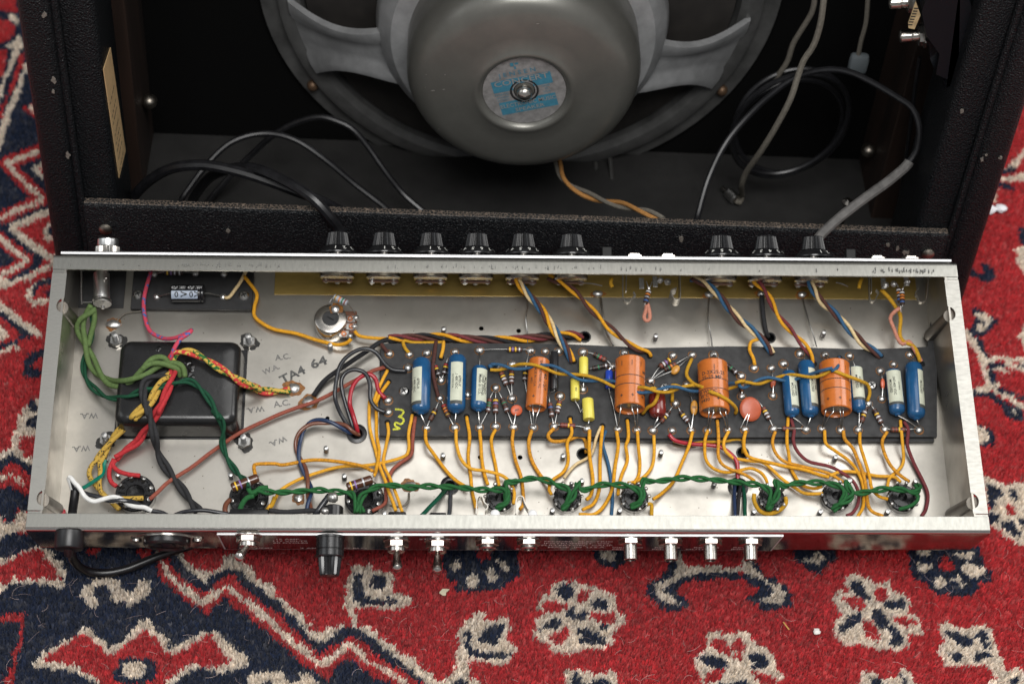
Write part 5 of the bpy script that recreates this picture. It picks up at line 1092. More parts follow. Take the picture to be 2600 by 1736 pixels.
def plain_cap(label, p0, p1, rpx, m, leads, rb=.5, cat='capacitor', ends=None, txt=None, name='capacitor'):
    r = rpx / 3.3357 / 4.03; a, b, d, up, sd, L = axis(p0, p1, BH + r + .4)
    t = thing(name, label, cat, V(*((a + b) / 2)[:2], BH), 'c')
    k = r * rb
    MB().lathe([(0, 0), (r - k, 0), (r - .3 * k, .3 * k), (r, k), (r, L - k), (r - .3 * k, L - .3 * k), (r - k, L), (0, L)], a, d, 26).build('body', m, t)
    if ends:
        for s, sg in ((-.06, -1), (L + .06, 1)): MB().lathe([(r * .82, 0), (0, sg * .2)], a + d * s, d, 20).build('end_seal', ends, t)
    if txt:
        mm = MB()
        for s, sz, dg in txt: x = wrap(s, sz, a, d, up, sd, r + .06, L * .5, dg); mm.add(x.v, x.f)
        mm.build('lettering', M['print'] if m is not M['bluecap'] else M['white'], t)
    for pts in leads:
        w_, e = pts.split('|'); q = J(e); o = a if w_ == 'a' else b; lead([o + d * (.8 if w_ == 'a' else -.8), o - d * (1.2 if w_ == 'a' else -1.2), (o + q) / 2 + V(0, 0, 1), q], t)
    return t
ylw = mat('pale_yellow_film', (.72, .63, .10), .3, var=.08, vs=200); yend = mat('yellow_resin', (.55, .42, .06), .5)
plain_cap('black sleeved tubular part lying right of the slim orange capacitor', 'E 692,978', 'E 690,1300', 38, mat('black_heatshrink', (.018, .018, .02), .3, bump=.06, bs=220), ('a|E 730,970', 'b|E 645,1340'), .35)
plain_cap('upper yellow film capacitor of the three, nearest the board top edge', 'E 940,1030', 'E 940,1180', 41, ylw, ('a|E 935,978', 'b|E 938,1285'), .18, ends=yend)
plain_cap('middle yellow film capacitor of the three, printed along its side', 'E 866,1208', 'E 869,1384', 40, ylw, ('a|E 935,1290', 'b|E 915,1490'), .18, ends=yend, txt=(('.1 400', 2.0, 8),))
plain_cap('lowest yellow film capacitor of the three, largest and nearest the tube sockets', 'E 974,1380', 'E 985,1552', 51, ylw, ('a|E 920,1480', 'b|F 972,288'), .15, ends=yend)
plain_cap('small bright blue electrolytic capacitor standing left of the first wide orange can', 'E 1156,1140', 'E 1156,1286', 34, mat('bright_blue_sleeve', (.02, .06, .42), .25, coat=.3), ('a|E 1180,1100', 'b|F 1228,290'), .25, txt=(('10V', 2.2, 20),))
plain_cap('dark red dipped capacitor right of the first wide orange can', 'E 1560,1318', 'E 1568,1528', 76, mat('dark_red_resin', (.17, .018, .014), .2, var=.15, vs=200, coat=.4), ('a|E 1505,1224', 'b|F 1525,303'), .62)
def disc_cap(label, s, rx, ry, m, leads, tilt=0.0, lean=0.0, th=1.6, txt=None, dh=4.0):
    c = J(s, BH + dh); t = thing('capacitor', label, 'capacitor', V(c[0], c[1], BH), 'c'); rx /= 13.4; ry /= 12.2
    ct, st = math.cos(tilt), math.sin(tilt); ex = V(ct, st, 0); ey0 = V(-st, ct, 0); ey = ey0 * math.cos(lean) + V(0, 0, 1) * math.sin(lean); ez = np.cross(ex, ey)
    pr = [(0, -th / 2), (.7, -th / 2), (.92, -th * .3), (1, 0), (.92, th * .3), (.7, th / 2), (0, th / 2 + .15)]
    MB().lathe(pr, (0, 0, 0), (0, 0, 1), 30).map(lambda p: c + ex * p[0] * rx + ey * p[1] * ry + ez * p[2]).build('body', m, t)
    if txt: place(text_mb(txt, 2.0, 1, .02), c + ez * (th / 2 + .3), ex, ey).build('lettering', M['print'], t)
    for e in leads: q = J(e); o = c + nrm(q - c) * min(rx, ry) * .6; o[2] = c[2]; lead([o, (o + q) / 2 + V(0, 0, .6), q], t)
    return t
rdisc = mat('red_brown_ceramic', (.42, .085, .035), .38, var=.12, vs=200)
disc_cap('large red brown ceramic disc right of the lettered orange can', 'G 185,1462', 96, 98, rdisc, ('H 100,288', 'H 145,288', 'G 240,1380'), .2, .35, 2.2, dh=6)
disc_cap('small orange red drop capacitor marked .001 left of the slim orange one', 'E 372,1472', 52, 44, mat('orange_red_ceramic', (.55, .10, .035), .35), ('E 335,1376', 'F 345,282'), .3, .3, 1.8, '.001')
disc_cap('small mustard mica capacitor under the two banded resistors near the board top', 'E 1718,1130', 34, 44, mat('mustard_mica', (.50, .23, .03), .35), ('E 1860,1006', 'E 1515,1218'), -.7, .25, 2.4)
disc_cap('tall mustard mica capacitor left of the lettered orange can', 'E 1876,1450', 33, 62, MATS['mustard_mica'], ('E 1815,1256', 'F 1852,300'), -.05, .2, 2.4, '500')
disc_cap('small russet ceramic disc standing between two solder joints behind the blue and yellow pair', 'G 378,1240', 24, 44, rdisc, ('G 362,1118', 'G 375,1340'), -.25, .55, 2.2, dh=3)
disc_cap('small red ceramic disc edge on between solder joints left of the last two blue capacitors', 'G 1305,1248', 20, 46, MATS['orange_red_ceramic'], ('G 1288,1140', 'G 1300,1366'), 0, .25, 2.2, dh=3)
disc_cap('brown ceramic tube between two joints right of the lettered orange can', 'G 112,1262', 20, 60, mat('ochre_ceramic', (.22, .09, .03), .4), ('G 112,1190', 'G 112,1345'), 0, .2, 2.6, dh=3)
RG = 'carbon resistors on the circuit board'
def resistor(label, p0, p1, bands, leads, r=1.62, m='brownres', h=None, parent_base=BH, group=RG, body=None):
    hh = (BH + r + .5) if h is None else h
    a, b, d, up, sd, L = axis(p0, p1, hh); t = thing('resistor', label, 'resistor', V(*((a + b) / 2)[:2], parent_base), 'c', group)
    MB().lathe([(0, 0), (r * .8, 0), (r, r * .25), (r, L - r * .25), (r * .8, L), (0, L)], a, d, 18).build('body', body or M[m], t)
    for k, (pos, c) in enumerate(bands): MB().lathe([(r + .02, L * pos - .5), (r + .06, L * pos - .3), (r + .06, L * pos + .3), (r + .02, L * pos + .5)], a, d, 18).build('band', BAND[c], t)
    for s in leads:
        w_, e = s.split('|')[:2]; q = J(e, BH + 1.6 if h is None else float(s.split('|')[2])); o = a if w_ == 'a' else b
        lead([o - (d if w_ == 'b' else -d) * .4, (o * .6 + q * .4) + V(0, 0, .5), q], t)
    return t
B4 = lambda s: [(.16 + .2 * i + (.06 if i == 3 else 0), c) for i, c in enumerate(s)]
resistor('resistor with yellow and violet bands lying lengthwise along the board top edge', 'E 296,957', 'E 418,958', B4('yvys'), ('a|C 2066,962', 'b|E 485,966'))
resistor('thin resistor slanting behind the brown wire between the first two blue capacitors', 'C 1685,1092', 'C 1716,1180', B4('ryks'), ('a|C 1660,1040', 'b|C 1732,1212'), 1.4, 'darkres')
resistor('thin resistor slanting against the upper left of the second blue capacitor', 'C 1778,1075', 'C 1757,1170', B4('ryks'), ('a|C 1800,1010', 'b|C 1740,1212'), 1.4, 'darkres')
resistor('resistor slanting down left to the joint below the first blue capacitor', 'C 1690,1462', 'D 1640,222', B4('kyko')[:3], ('a|C 1727,1370', 'b|D 1613,282'))
resistor('resistor slanting down right to the joint below the second blue capacitor', 'D 1752,85', 'D 1800,195', B4('rood'), ('a|C 1730,1370', 'b|D 1846,278'))
resistor('thin dark resistor leaning along the right edge of the third blue capacitor', 'E 145,1372', 'E 128,1490', B4('nggs'), ('a|E 192,1288', 'b|F 62,276'), 1.5)
resistor('resistor with broad violet band hanging straight below its joint, right of the third blue capacitor', 'E 194,1374', 'E 194,1498', B4('yvns'), ('a|E 195,1288', 'b|F 195,268'), 1.75)
resistor('resistor with green band slanting beside the orange red drop', 'E 250,1372', 'E 295,1488', B4('kgks'), ('a|E 198,1286', 'b|F 343,274'))
resistor('left of two yellow banded resistors under the start of the blue and yellow pair', 'E 240,1148', 'E 288,1260', B4('nyws'), ('a|E 220,1102', 'b|E 330,1366'))
resistor('right of two yellow banded resistors under the start of the blue and yellow pair', 'E 330,1132', 'E 330,1250', B4('nyws'), ('a|E 335,1088', 'b|E 334,1366'))
resistor('thin resistor half hidden behind the left edge of the slim orange capacitor', 'E 446,1130', 'E 440,1222', B4('kyks'), ('a|E 478,975', 'b|F 505,280'), 1.4, 'darkres')
resistor('resistor with blue band slanting below the black sleeved part', 'E 652,1408', 'E 672,1530', B4('nbks'), ('a|E 645,1336', 'b|F 686,268'))
resistor('resistor with yellow band slanting left from the joint right of the black sleeved part', 'E 738,1390', 'E 714,1500', B4('nyws'), ('a|E 740,1356', 'b|F 694,268'))
resistor('reddish resistor lying lengthwise under the yellow wire near the board bottom edge', 'F 742,262', 'F 868,270', B4('nnyn'), ('a|F 695,270', 'b|F 965,288'), 1.5, body=mat('red_brown_body', (.15, .03, .022), .4))
resistor('resistor with green and red bands slanting right of the upper yellow capacitor', 'E 1026,996', 'E 1132,1050', B4('kgrn'), ('a|E 940,978', 'b|E 1176,1092'))
resistor('dark resistor with green band pointing left behind the small bright blue capacitor', 'E 1016,1118', 'E 1152,1090', B4('kgks'), ('a|E 985,1128', 'b|E 1176,1098'), 1.5, 'darkres')
resistor('resistor with yellow and violet bands leaning up to a joint near the board top', 'E 1580,1108', 'E 1680,1038', B4('nwvy'), ('a|E 1510,1212', 'b|E 1694,1010'), 1.8)
resistor('resistor with green and orange bands just above the mustard mica capacitor', 'E 1625,1130', 'E 1725,1078', B4('kgon'), ('a|E 1512,1216', 'b|E 1855,1004'), 1.6)
resistor('resistor slanting down left below the dark red dipped capacitor', 'E 1668,1478', 'F 1592,240', B4('kwyn'), ('a|E 1716,1414', 'b|F 1528,302'), 1.5)
resistor('resistor with yellow band slanting down right toward the tall mustard capacitor', 'F 1758,150', 'F 1828,238', B4('kyws'), ('a|E 1724,1414', 'b|F 1846,302'), 1.6)
resistor('dark resistor with green band slanting right of the lettered orange can top', 'E 2160,1092', 'E 2242,1162', B4('kgks'), ('a|E 2052,1006', 'b|E 2268,1176'), 1.55, 'darkres')
resistor('resistor with yellow band slanting right of the large red brown disc', 'H 288,112', 'H 345,215', B4('nyws'), ('a|G 242,1384', 'b|H 378,286'))
resistor('resistor slanting down left below the white flared joint near the right screw', 'H 1165,112', 'H 1124,240', B4('kwyn'), ('a|G 1183,1418', 'b|H 1102,296'))
resistor('resistor slanting down right below the white flared joint near the right screw', 'H 1232,130', 'H 1296,250', B4('kyws'), ('a|G 1188,1418', 'b|H 1322,290'))
resistor('resistor with yellow band lying lengthwise under wires at the bottom right board corner', 'H 1372,302', 'H 1500,302', B4('nnyn'), ('a|H 1330,297', 'b|H 1610,300'))
resistor('short resistor lying lengthwise under the yellow and brown wires left of two joints', 'H 452,292', 'H 565,294', B4('nnnn')[:2], ('a|H 386,291', 'b|H 650,295'), 1.5)
resistor('resistor with orange band hanging from the middle input jack over a pink loop', 'E 1494,455', 'E 1462,568', B4('wosb'), ('a|E 1470,380|25', 'a|E 1520,385|25', 'b|E 1440,625|20'), 1.7, 'darkres', h=24, parent_base=20, group='resistors on the input jacks')
resistor('right of the two resistors hanging from the rightmost input jack', 'G 1468,462', 'G 1472,580', B4('woob'), ('a|G 1500,390|25', 'b|G 1464,640|20'), 1.6, 'darkres', h=24, parent_base=20, group='resistors on the input jacks')
resistor('left of the two resistors hanging from the rightmost input jack', 'G 1438,440', 'G 1450,560', B4('wosb'), ('a|G 1420,390|25', 'b|G 1460,640|20'), 1.6, 'darkres', h=22, parent_base=20, group='resistors on the input jacks')
bigb = mat('glossy_brown_body', (.075, .030, .018), .2, coat=.3)
resistor('fat glossy brown resistor across the second large tube socket from the left', 'B 1962,795', 'B 2188,708', [(.16, 'y'), (.33, 'v'), (.64, 's')], ('a|B 1955,770|18', 'b|B 2195,680|18'), 3.0, h=17, parent_base=12, group='fat resistors on the tube sockets', body=bigb)
resistor('fat glossy brown resistor across the third large tube socket from the left', 'D 938,790', 'D 1150,722', [(.16, 'y'), (.33, 'v'), (.64, 's')], ('a|D 930,770|18', 'b|D 1160,680|18'), 3.0, h=17, parent_base=12, group='fat resistors on the tube sockets', body=bigb)
# ------------------------------------------------------------------ power transformer cover
tq = [P('A', 968, 1010, 12), P('B', 2045, 300, 8)]
x0, x1 = P('B', 975, 345, 3)[0], P('B', 2042, 350, 3)[0]; y0 = P('B', 1500, 370, .5)[1]; y1 = P('A', 1500, 868, 19)[1]
pt = thing('power_transformer', 'black bell shaped transformer cover with coloured cloth leads on the chassis floor', 'transformer', ((x0 + x1) / 2, (y0 + y1) / 2, 0), 'c')
def rrect(dx, dy, r, z, n=7):
    cx, cy = (x0 + x1) / 2, (y0 + y1) / 2; hx, hy = (x1 - x0) / 2 - dx, (y1 - y0) / 2 - dy; out = []
    for sx, sy, a0 in ((1, 1, 0), (-1, 1, 90), (-1, -1, 180), (1, -1, 270)):
        for k in range(n):
            a = math.radians(a0 + 90 * k / (n - 1)); out.append((cx + sx * (hx - r) + r * math.cos(a), cy + sy * (hy - r) + r * math.sin(a), z))
    return out
bell = MB(); rings = [rrect(0, 0, 7, .4), rrect(.5, .5, 7, 8), rrect(1.2, 1.2, 7, 15.5)]
for a in np.linspace(.15, 1.5, 8): rings.append(rrect(1.2 + 6 * (1 - math.cos(a)), 1.2 + 6 * (1 - math.cos(a)), 7 - 3.6 * (1 - math.cos(a)), 15.7 + 6 * math.sin(a)))
rings.append(rrect(12, 12, 3, 22))
m_ = len(rings[0])
bell.add([v for r_q in rings for v in r_q], [(i * m_ + k, i * m_ + (k + 1) % m_, (i + 1) * m_ + (k + 1) % m_, (i + 1) * m_ + k) for i in range(len(rings) - 1) for k in range(m_)] + [tuple((len(rings) - 1) * m_ + k for k in range(m_))])
bell.build('bell_cover', mat('satin_black_enamel', (.013, .013, .0135), .23, var=.4, vs=60, rv=.08, bump=.03, bs=350), pt, ang=50)
MB().box(x0 - 1.2, x1 + 1.2, y0 - 1, y1 + 1.2, .04, .5).build('cover_flange', M['black'], pt)
c = P('A', 1490, 1150, 22.5)
MB().lathe([(6.8, -.3), (7.6, .2), (7.8, 1.2), (6.6, 1.9), (5.2, 1.2), (5.0, -.4)], (c[0], c[1], 21.9), (0, 0, 1), 28).build('lead_grommet', M['rubber'], pt)
MB().lathe([(5.2, .25), (0, .25)], (c[0], c[1], 21.9), (0, 0, 1), 20).build('lead_opening', M['dark'], pt)
gr = MB()
for x, y, r in ((1590, 1060, 2.2), (1620, 1110, 2.6), (1600, 1160, 2.4), (1625, 1190, 1.6), (1340, 950, 2)): 
    q = P('A', x, y, 22); MB().blob((q[0], q[1], 22), r, .14, 12, .35).build('wax_smear', mat('wet_black_wax', (.008, .008, .008), .08, bump=.12, bs=500), pt)
for t, x, y in (('A', 985, 885), ('A', 2110, 895), ('B', 900, 395), ('B', 2070, 410)):
    q = P(t, x, y, 2)
    spot(t, x, y, 6.2, 6.2, M['scorch'], .1, .28, 26).build('scorch_stain', M['scorch'], pt)
    b_ = MB().lathe([(4.6, .3), (4.6, 3.2), (4.2, 3.7)], (q[0], q[1], 0), (0, 0, 1), 6).build('hex_nut', M['tin'], pt, ang=25)
    pr = []; k = 0
    while k * .6 < 8: pr += [(2.1, 3.4 + k * .6), (1.75, 3.7 + k * .6)]; k += 1
    MB().lathe(pr + [(1.8, 11.6), (0, 11.8)], (q[0], q[1], 0), (0, 0, 1), 12).build('bolt', M['tin'], b_, ang=25)
MB().box(x0 + 3, x1 - 3, y0 + 2, y1 - 2, -44, -1.3, 2).build('core_stack', M['black'], pt)
# second transformer hidden under the board side, which the chassis also stands on
ot = thing('output_transformer', 'dark transformer under the right half of the chassis', 'transformer', (150, 20, -60), 'c')
MB().box(110, 190, -10, 50, -66, -14.2, 3).build('core_stack', M['black'], ot); MB().box(122, 178, 2, 38, -70, -66, 3).build('end_bell', M['black'], ot)
# ------------------------------------------------------------------ bias pot and bias board
ba, bb = J('C 798,692', 14), J('C 792,835', 0)
bp = thing('bias_potentiometer', 'round nickel potentiometer with a screwdriver slot standing upright on the chassis floor', 'potentiometer', (ba[0], ba[1], 0), 'c')
o = (ba[0], ba[1], 0)
MB().lathe([(10.7, .1), (10.9, .6), (10.9, 12.6), (10.4, 13.6), (9.8, 13.9), (5.6, 14.0), (5.3, 13.4)], o, (0, 0, 1), 44, cap=False).build('can', M['chrome'], bp)
MB().lathe([(5.4, 13.5), (0, 13.3)], o, (0, 0, 1), 30).build('shaft_end', M['board'], bp)
MB().box(-2.6, 2.6, -.45, .45, 13.3, 13.5).map(lambda p: V(o[0], o[1], 0) + V(p[0] * .85 + p[1] * .5, -p[0] * .5 + p[1] * .85, p[2])).build('slot', M['dark'], bp)
MB().blob(J('C 838,618', 14.5), 3.1, .8, 12, .1).build('solder_blob', M['solder'], bp)
spot('C', 845, 610, 4, 4.4, M['flux'], .3, .3, base=14.0).build('flux_stain', M['flux'], bp)
for xy in ('965,700', '975,765', '912,828'):
    q = J('C ' + xy, 8); l_ = MB().box(-3.4, 3.4, -2.4, 2.4, -.4, .4, .3).map(lambda p: q + p).build('lug', M['tin'], bp)
    MB().lathe([(1.9, .3), (1.7, 1.2), (1.0, 1.2), (.9, .3)], q, (0, 0, 1), 16).build('copper_rivet', mat('copper', (.6, .22, .10), .3, 1), l_)
for xy in ('1015,690', '1000,765', '965,845'): MB().blob(J('C ' + xy, 8.5), 2.0, .9, 9, .2).build('solder_lug', M['solder'], bp)
MB().box(-6, 6, -8, 8, 3, 7.6, .5).map(lambda p: J('C 945,765', 0) * V(1, 1, 0) + p).build('terminal_block', mat('brown_phenolic', (.13, .05, .025), .5), bp)
resistor('grey resistor with orange and green bands bent over the round potentiometer', 'C 828,510', 'C 940,566', [(.15, 'd'), (.44, 'o'), (.66, 'g'), (.85, 'n')], ('a|C 790,560|18', 'a|C 806,590|15', 'b|C 1005,650|10'), 2.0, h=20, parent_base=14, group='resistors beside the board', body=mat('grey_enamel', (.36, .38, .42), .35))
bd = thing('bias_board', 'small black board with one electrolytic capacitor under the control side flange', 'circuit board', J('A 1620,480', 0), 'c')
qs = [J('A 1105,612', 4.2), J('A 2132,618', 4.2)]
MB().box(qs[0][0], qs[1][0], qs[0][1], 109, 1.8, 4.2, .3).build('board', M['board'], bd)
for x, y in ((1168, 490), (2065, 500)):
    q = J(f'A {x},{y}', 5); s = MB().lathe([(3.6, 0), (3.5, .8), (2.5, 1.8), (0, 2.1)], (q[0], q[1], 4.2), (0, 0, 1), 22).build('screw', M['tin'], bd)
    for a in (.5, .5 + math.pi / 2):
        MB().box(-2.0, 2.0, -.4, .4, 1.75, 2.16).map(lambda p: V(q[0], q[1], 4.2) + V(math.cos(a) * p[0] - math.sin(a) * p[1], math.sin(a) * p[0] + math.cos(a) * p[1], p[2])).build('slot', M['dark'], s)
for x, y in ((1328, 510), (1890, 512), (1305, 318), (1655, 312), (1895, 318)):
    q = J(f'A {x},{y}', 5); MB().blob((q[0], q[1], 4.7), 2.6, .72, 10, .06).build('solder_joint', M['solder'], bd, ang=70)
a, b, d, up, sd, L = axis('A 1452,485', 'A 1735,485', 4.2 + 6)
ec = thing('capacitor', 'black electrolytic capacitor with pale stripe marked 47 and 160 on the small board', 'capacitor', V(*((a + b) / 2)[:2], 4.2), 'c')
r = 5.9
MB().lathe([(0, 0), (r - .8, 0), (r, .8), (r, L - 3), (r - .5, L - 2.4), (r, L - 1.8), (r, L - .8), (r - .8, L), (0, L)], a, d, 34).build('sleeve', mat('black_film_sleeve', (.012, .012, .014), .2, coat=.2), ec)
sd2 = V(0, -1, 0)
patch(a, d, up, sd2, r + .06, 8, 62, .6, L - 4.2, 8).build('stripe', mat('grey_blue_stripe', (.36, .42, .52), .35), ec, ang=180)
m = MB()
for s, sz, x_, dg in (('47µF 160V  47µF 160V', 3.4, L * .48, -16),):
    def fw(p, dg=dg): q = math.radians(dg) - p[1] / r; return a + d * (x_ + p[0]) + (up * math.cos(q) + sd2 * math.sin(q)) * (r + .08)
    t_ = text_mb(s, sz, .64, .02).map(fw); m.add(t_.v, t_.f)
m.build('lettering', M['white'], ec)
m = MB()
for s, sz, x_, dg in (('0', 5.4, L * .18, 35), ('>', 8, L * .40, 35), ('0', 5.4, L * .62, 35), ('>', 8, L * .80, 35)):
    def fw(p, dg=dg, x_=x_): q = math.radians(dg) - p[1] / r; return a + d * (x_ + p[0]) + (up * math.cos(q) + sd2 * math.sin(q)) * (r + .1)
    t_ = text_mb(s, sz, 1, .02).map(fw); m.add(t_.v, t_.f)
m.build('lettering', M['print'], ec)
lead([a + d * .5, a - d * 2, J('A 1340,508', 6)], ec, .5); lead([b - d * .5, b + d * 3, J('A 1880,508', 6)], ec, .5)
resistor('resistor with yellow and violet bands half covered by the control side flange', 'A 1395,303', 'A 1550,305', B4('yvsw'), ('a|A 1330,312|8', 'b|A 1640,310|8'), 2, 'darkres', h=9, parent_base=4.2, group='resistors beside the board')
# ------------------------------------------------------------------ wiring
def path(s, h):
    pts = []; t = None
    for tok in s.split():
        if ',' in tok: x, y = tok.split(','); pts.append((t, float(x), float(y)))
        else: t = tok
    hs = np.array([float(x) for x in h.split()]); n = len(pts)
    H = np.interp(np.linspace(0, 1, n), np.linspace(0, 1, len(hs)), hs)
    return [P(t, x, y, z) for (t, x, y), z in zip(pts, H)]
def wire(label, m, s, h, r=1.15, group=None, name='wire', cat='wire'):
    if m == 'yellow': m = random.choice(['yellow', 'yellow', 'yellow2', 'yellow3'])
    r *= random.uniform(.94, 1.06)
    p = path(s, h); p = spline(p, 1.5)
    w = np.zeros_like(p); k = np.arange(len(p)); 
    for ax in range(2):
        w[:, ax] = .22 * np.sin(k * random.uniform(.10, .16) + random.uniform(0, 6)) + .12 * np.sin(k * random.uniform(.3, .45) + random.uniform(0, 6))
    w *= np.minimum(1, np.minimum(k, k[::-1]) / 6)[:, None]
    return MB().tube(p + w, r, 8, raw=True).build(name, C_[m], label=label, cat=cat, group=group, ang=180)
def twist(label, s, h, strands, pitch, off, r, tails=(), cat='wire', name='twisted_wire', group=None, ph0=0.0):
    p = spline(path(s, h), 1.2); t_, n_, b_ = frames(p); d_ = np.concatenate([[0], np.cumsum(np.linalg.norm(np.diff(p, axis=0), axis=1))])
    th = thing(name, label, cat, p[len(p) // 2] * V(1, 1, 0), 'c', group); n = len(strands)
    d_ = d_ + 1.5 * np.sin(d_ / 17.0)
    for k, m in enumerate(strands):
        a = d_ * 2 * math.pi / pitch + 2 * math.pi * k / n + ph0; wob = off * (1 + .16 * np.sin(d_ / 7 + k))
        q = p + (n_ * np.cos(a)[:, None] + b_ * np.sin(a)[:, None]) * wob[:, None]; q[:, 2] = np.maximum(q[:, 2], r + .2)
        MB().tube(q, r, 8, raw=True).build('strand', C_[m], th, ang=180)
    for m, s2, h2, r2 in tails: MB().tube(path(s2, h2), r2, 8).build('strand', C_[m], th, ang=180)
    return th
YG = 'yellow cloth wires between the board and the tube sockets'
# board-to-socket leads, left to right
wire('leftmost yellow wire from the board left end running down to the near flange', 'yellow', 'C 1285,1125 1205,1280 1150,1420 D 1130,60 1130,250 1180,480 1220,630 1280,800 1350,985', '8 9 8 5 3 3 8 18', group=YG)
wire('yellow wire looping from the board left end down to the right fat resistor', 'yellow', 'C 1292,1230 1222,1330 1180,1420 D 1185,80 1192,330 1210,480 1185,640 1165,690', '8 9 8 4 3 6 16', group=YG)
wire('yellow wire from the hole under the chalk mark dropping to the rear panel', 'yellow', 'D 1280,245 1290,330 1268,450 1250,600 1310,740 1405,995', '8 8 4 3 8 19', group=YG)
wire('long yellow wire sweeping left from under the first blue capacitor toward the second large socket', 'yellow', 'D 1490,175 1462,330 1460,480 1400,540 1150,600 900,612 700,660 520,730 380,812 320,900 270,965', '8 8 4 3 3 3 4 6 9', group=YG)
wire('yellow wire arching between the two fat brown resistors', 'yellow', 'B 2162,682 2150,620 2175,595 2335,592 D 400,600 620,558 850,570 1050,610 1155,652', '17 12 6 5 5 9 17', group=YG)
wire('rust brown wire beside the long yellow one below the first blue capacitor', 'rust', 'D 1517,195 1492,380 1480,510 1380,592 1310,660 1270,800 1262,920 1150,990', '8 8 4 3 3 4 8 9', 1.2)
wire('yellow wire from under the first blue capacitor slanting right to the first small socket', 'yellow', 'D 1602,300 1607,410 1680,520 1780,650 1860,730 1955,790', '8.5 8.5 4 2.5 2.5 6', group=YG)
wire('yellow wire from the joint below the second blue capacitor bending right over other wires', 'yellow', 'D 1860,298 1868,440 1905,560 1985,635 2100,652 2230,682 F 300,730 355,820 345,930', '8.5 8 5 5 5 5 7 9', group=YG)
wire('yellow wire from the board hole right of the second blue capacitor running straight down', 'yellow', 'D 1950,192 1972,350 1966,520 1985,680 2000,830 2030,965', '8 8 3 2 2 6', group=YG)
wire('yellow wire from the joint below the third blue capacitor to the first small socket', 'yellow', 'D 2060,305 2074,500 2092,640 2130,765', '8.5 7 3 7', group=YG)
wire('yellow wire from the joint below the violet banded resistor to the first small socket', 'yellow', 'D 2195,300 2162,380 2178,520 2200,650 2225,775', '8.5 8 3 3 7', group=YG)
wire('yellow wire from the joint below the orange red drop curling behind the second spring clip', 'yellow', 'F 345,300 336,420 362,560 400,680 422,800 430,920 400,975', '8.5 7.5 3 2.5 2.5 5', group=YG)
wire('yellow wire from the joint below the slim orange capacitor to the second small socket', 'yellow', 'F 500,308 478,420 500,560 580,700 660,770', '8.5 7.5 3 3 7', group=YG)
wire('yellow wire bending sideways along the board bottom edge into the floor hole', 'yellow', 'F 688,290 640,350 680,398 800,392 900,362 955,395 962,500', '8.5 8 5 4 4 2 -2', group=YG)
wire('yellow wire from the board hole above the sideways wire curving to the second small socket', 'yellow', 'F 825,205 835,330 800,420 812,560 770,660 680,730 648,800 668,850', '8 8.4 7 4 3 3 6 7', group=YG)
wire('cream wire crossing the floor hole to the second small socket', 'cream', 'F 1088,275 1050,360 1000,510 880,590 830,640 775,708', '8 7.6 3 2.5 3 7', 1.05)
wire('yellow wire from the joint below the lowest yellow capacitor to the second small socket', 'yellow', 'F 990,305 985,420 995,560 1022,740 1005,850 965,893', '8.5 8 5 4 5 7', group=YG)
wire('yellow wire from the hole beside the cream wire curling under the second small socket', 'yellow', 'F 1100,272 1086,400 1080,600 1076,800 1030,920 930,980', '8 8.4 3 3 3 6', group=YG)
wire('slate blue wire dropping from under the board to the rear panel', 'blue', 'F 1128,310 1105,420 1150,600 1180,800 1176,1040', '6 5 2 2 2', 1.05)
wire('yellow wire below the small blue capacitor joint sweeping left to the rear panel', 'yellow', 'F 1220,315 1232,450 1206,640 1180,820 1120,940 1030,1015 900,1018', '8.5 8 3 3 3 4 5', group=YG)
wire('yellow wire from the hole under the first wide orange can to the third socket', 'yellow', 'F 1310,220 1320,370 1300,440 1312,560 1265,690 1238,800 1232,855', '8 8.4 7 3 3 6 7', group=YG)
wire('yellow wire from the joint under the first wide orange can to the third small socket', 'yellow', 'F 1395,315 1406,450 1420,580 1405,690 1365,755', '8.5 8 3 3 7', group=YG)
wire('yellow wire from the joint under the dark red dipped capacitor to the third small socket', 'yellow', 'F 1535,350 1540,470 1520,600 1460,690 1380,738 1318,752', '8.5 8 4 3 4 7', group=YG)
wire('yellow wire slanting down left to the right side of the third small socket', 'yellow', 'F 1862,318 1830,450 1760,600 1690,750 1600,842 1530,890', '8.5 8 4 3 4 7', group=YG)
wire('yellow wire from the joint under the lettered orange can arching onto the fourth socket', 'yellow', 'F 1992,308 1968,400 1975,540 2030,620 2130,662 2230,652 H 180,625 265,660 315,720 330,775', '8.5 8 4 4 4 4 5 7', group=YG)
wire('yellow wire from the hole under the lettered orange can crossing to the fourth socket', 'yellow', 'F 2072,222 2082,380 2080,520 2120,600 2220,652 H 62,650 150,690 220,735', '8 8.5 6 6 6 5 7', group=YG)
wire('yellow wire from right of the lettered orange can running low to the fifth socket', 'yellow', 'F 2168,315 2130,400 2140,480 2200,540 H 60,548 200,570 300,590 450,712 560,790 650,838 800,842', '8.5 8 4 3 3 3 3 7', group=YG)
wire('yellow wire from under the large red disc running right to the fifth socket', 'yellow', 'H 145,312 128,400 140,490 200,548 400,592 640,640 790,688 850,702', '8.5 8 5 5 5 5 7', group=YG)
wire('yellow wire from left of the paired blue capacitors running right to the fifth socket', 'yellow', 'H 395,318 374,400 400,500 470,570 600,606 760,648 880,690 975,748', '8.5 8 4 4 4 5 7', group=YG)
wire('yellow wire from the hole under the paired blue capacitors dropping to the fifth socket', 'yellow', 'H 505,202 495,400 510,500 530,620 560,690 620,770 720,800 790,782', '8 8.4 3 2 2 3 7', group=YG)
wire('brown wire from under the paired blue capacitors curling past the fifth small socket', 'maroon', 'H 530,212 552,310 545,390 580,480 680,570 860,612 960,662 1052,735 1098,830 1092,930 1050,1005 1000,1030', '8 8.4 5 4 4 5 6 8', 1.15)
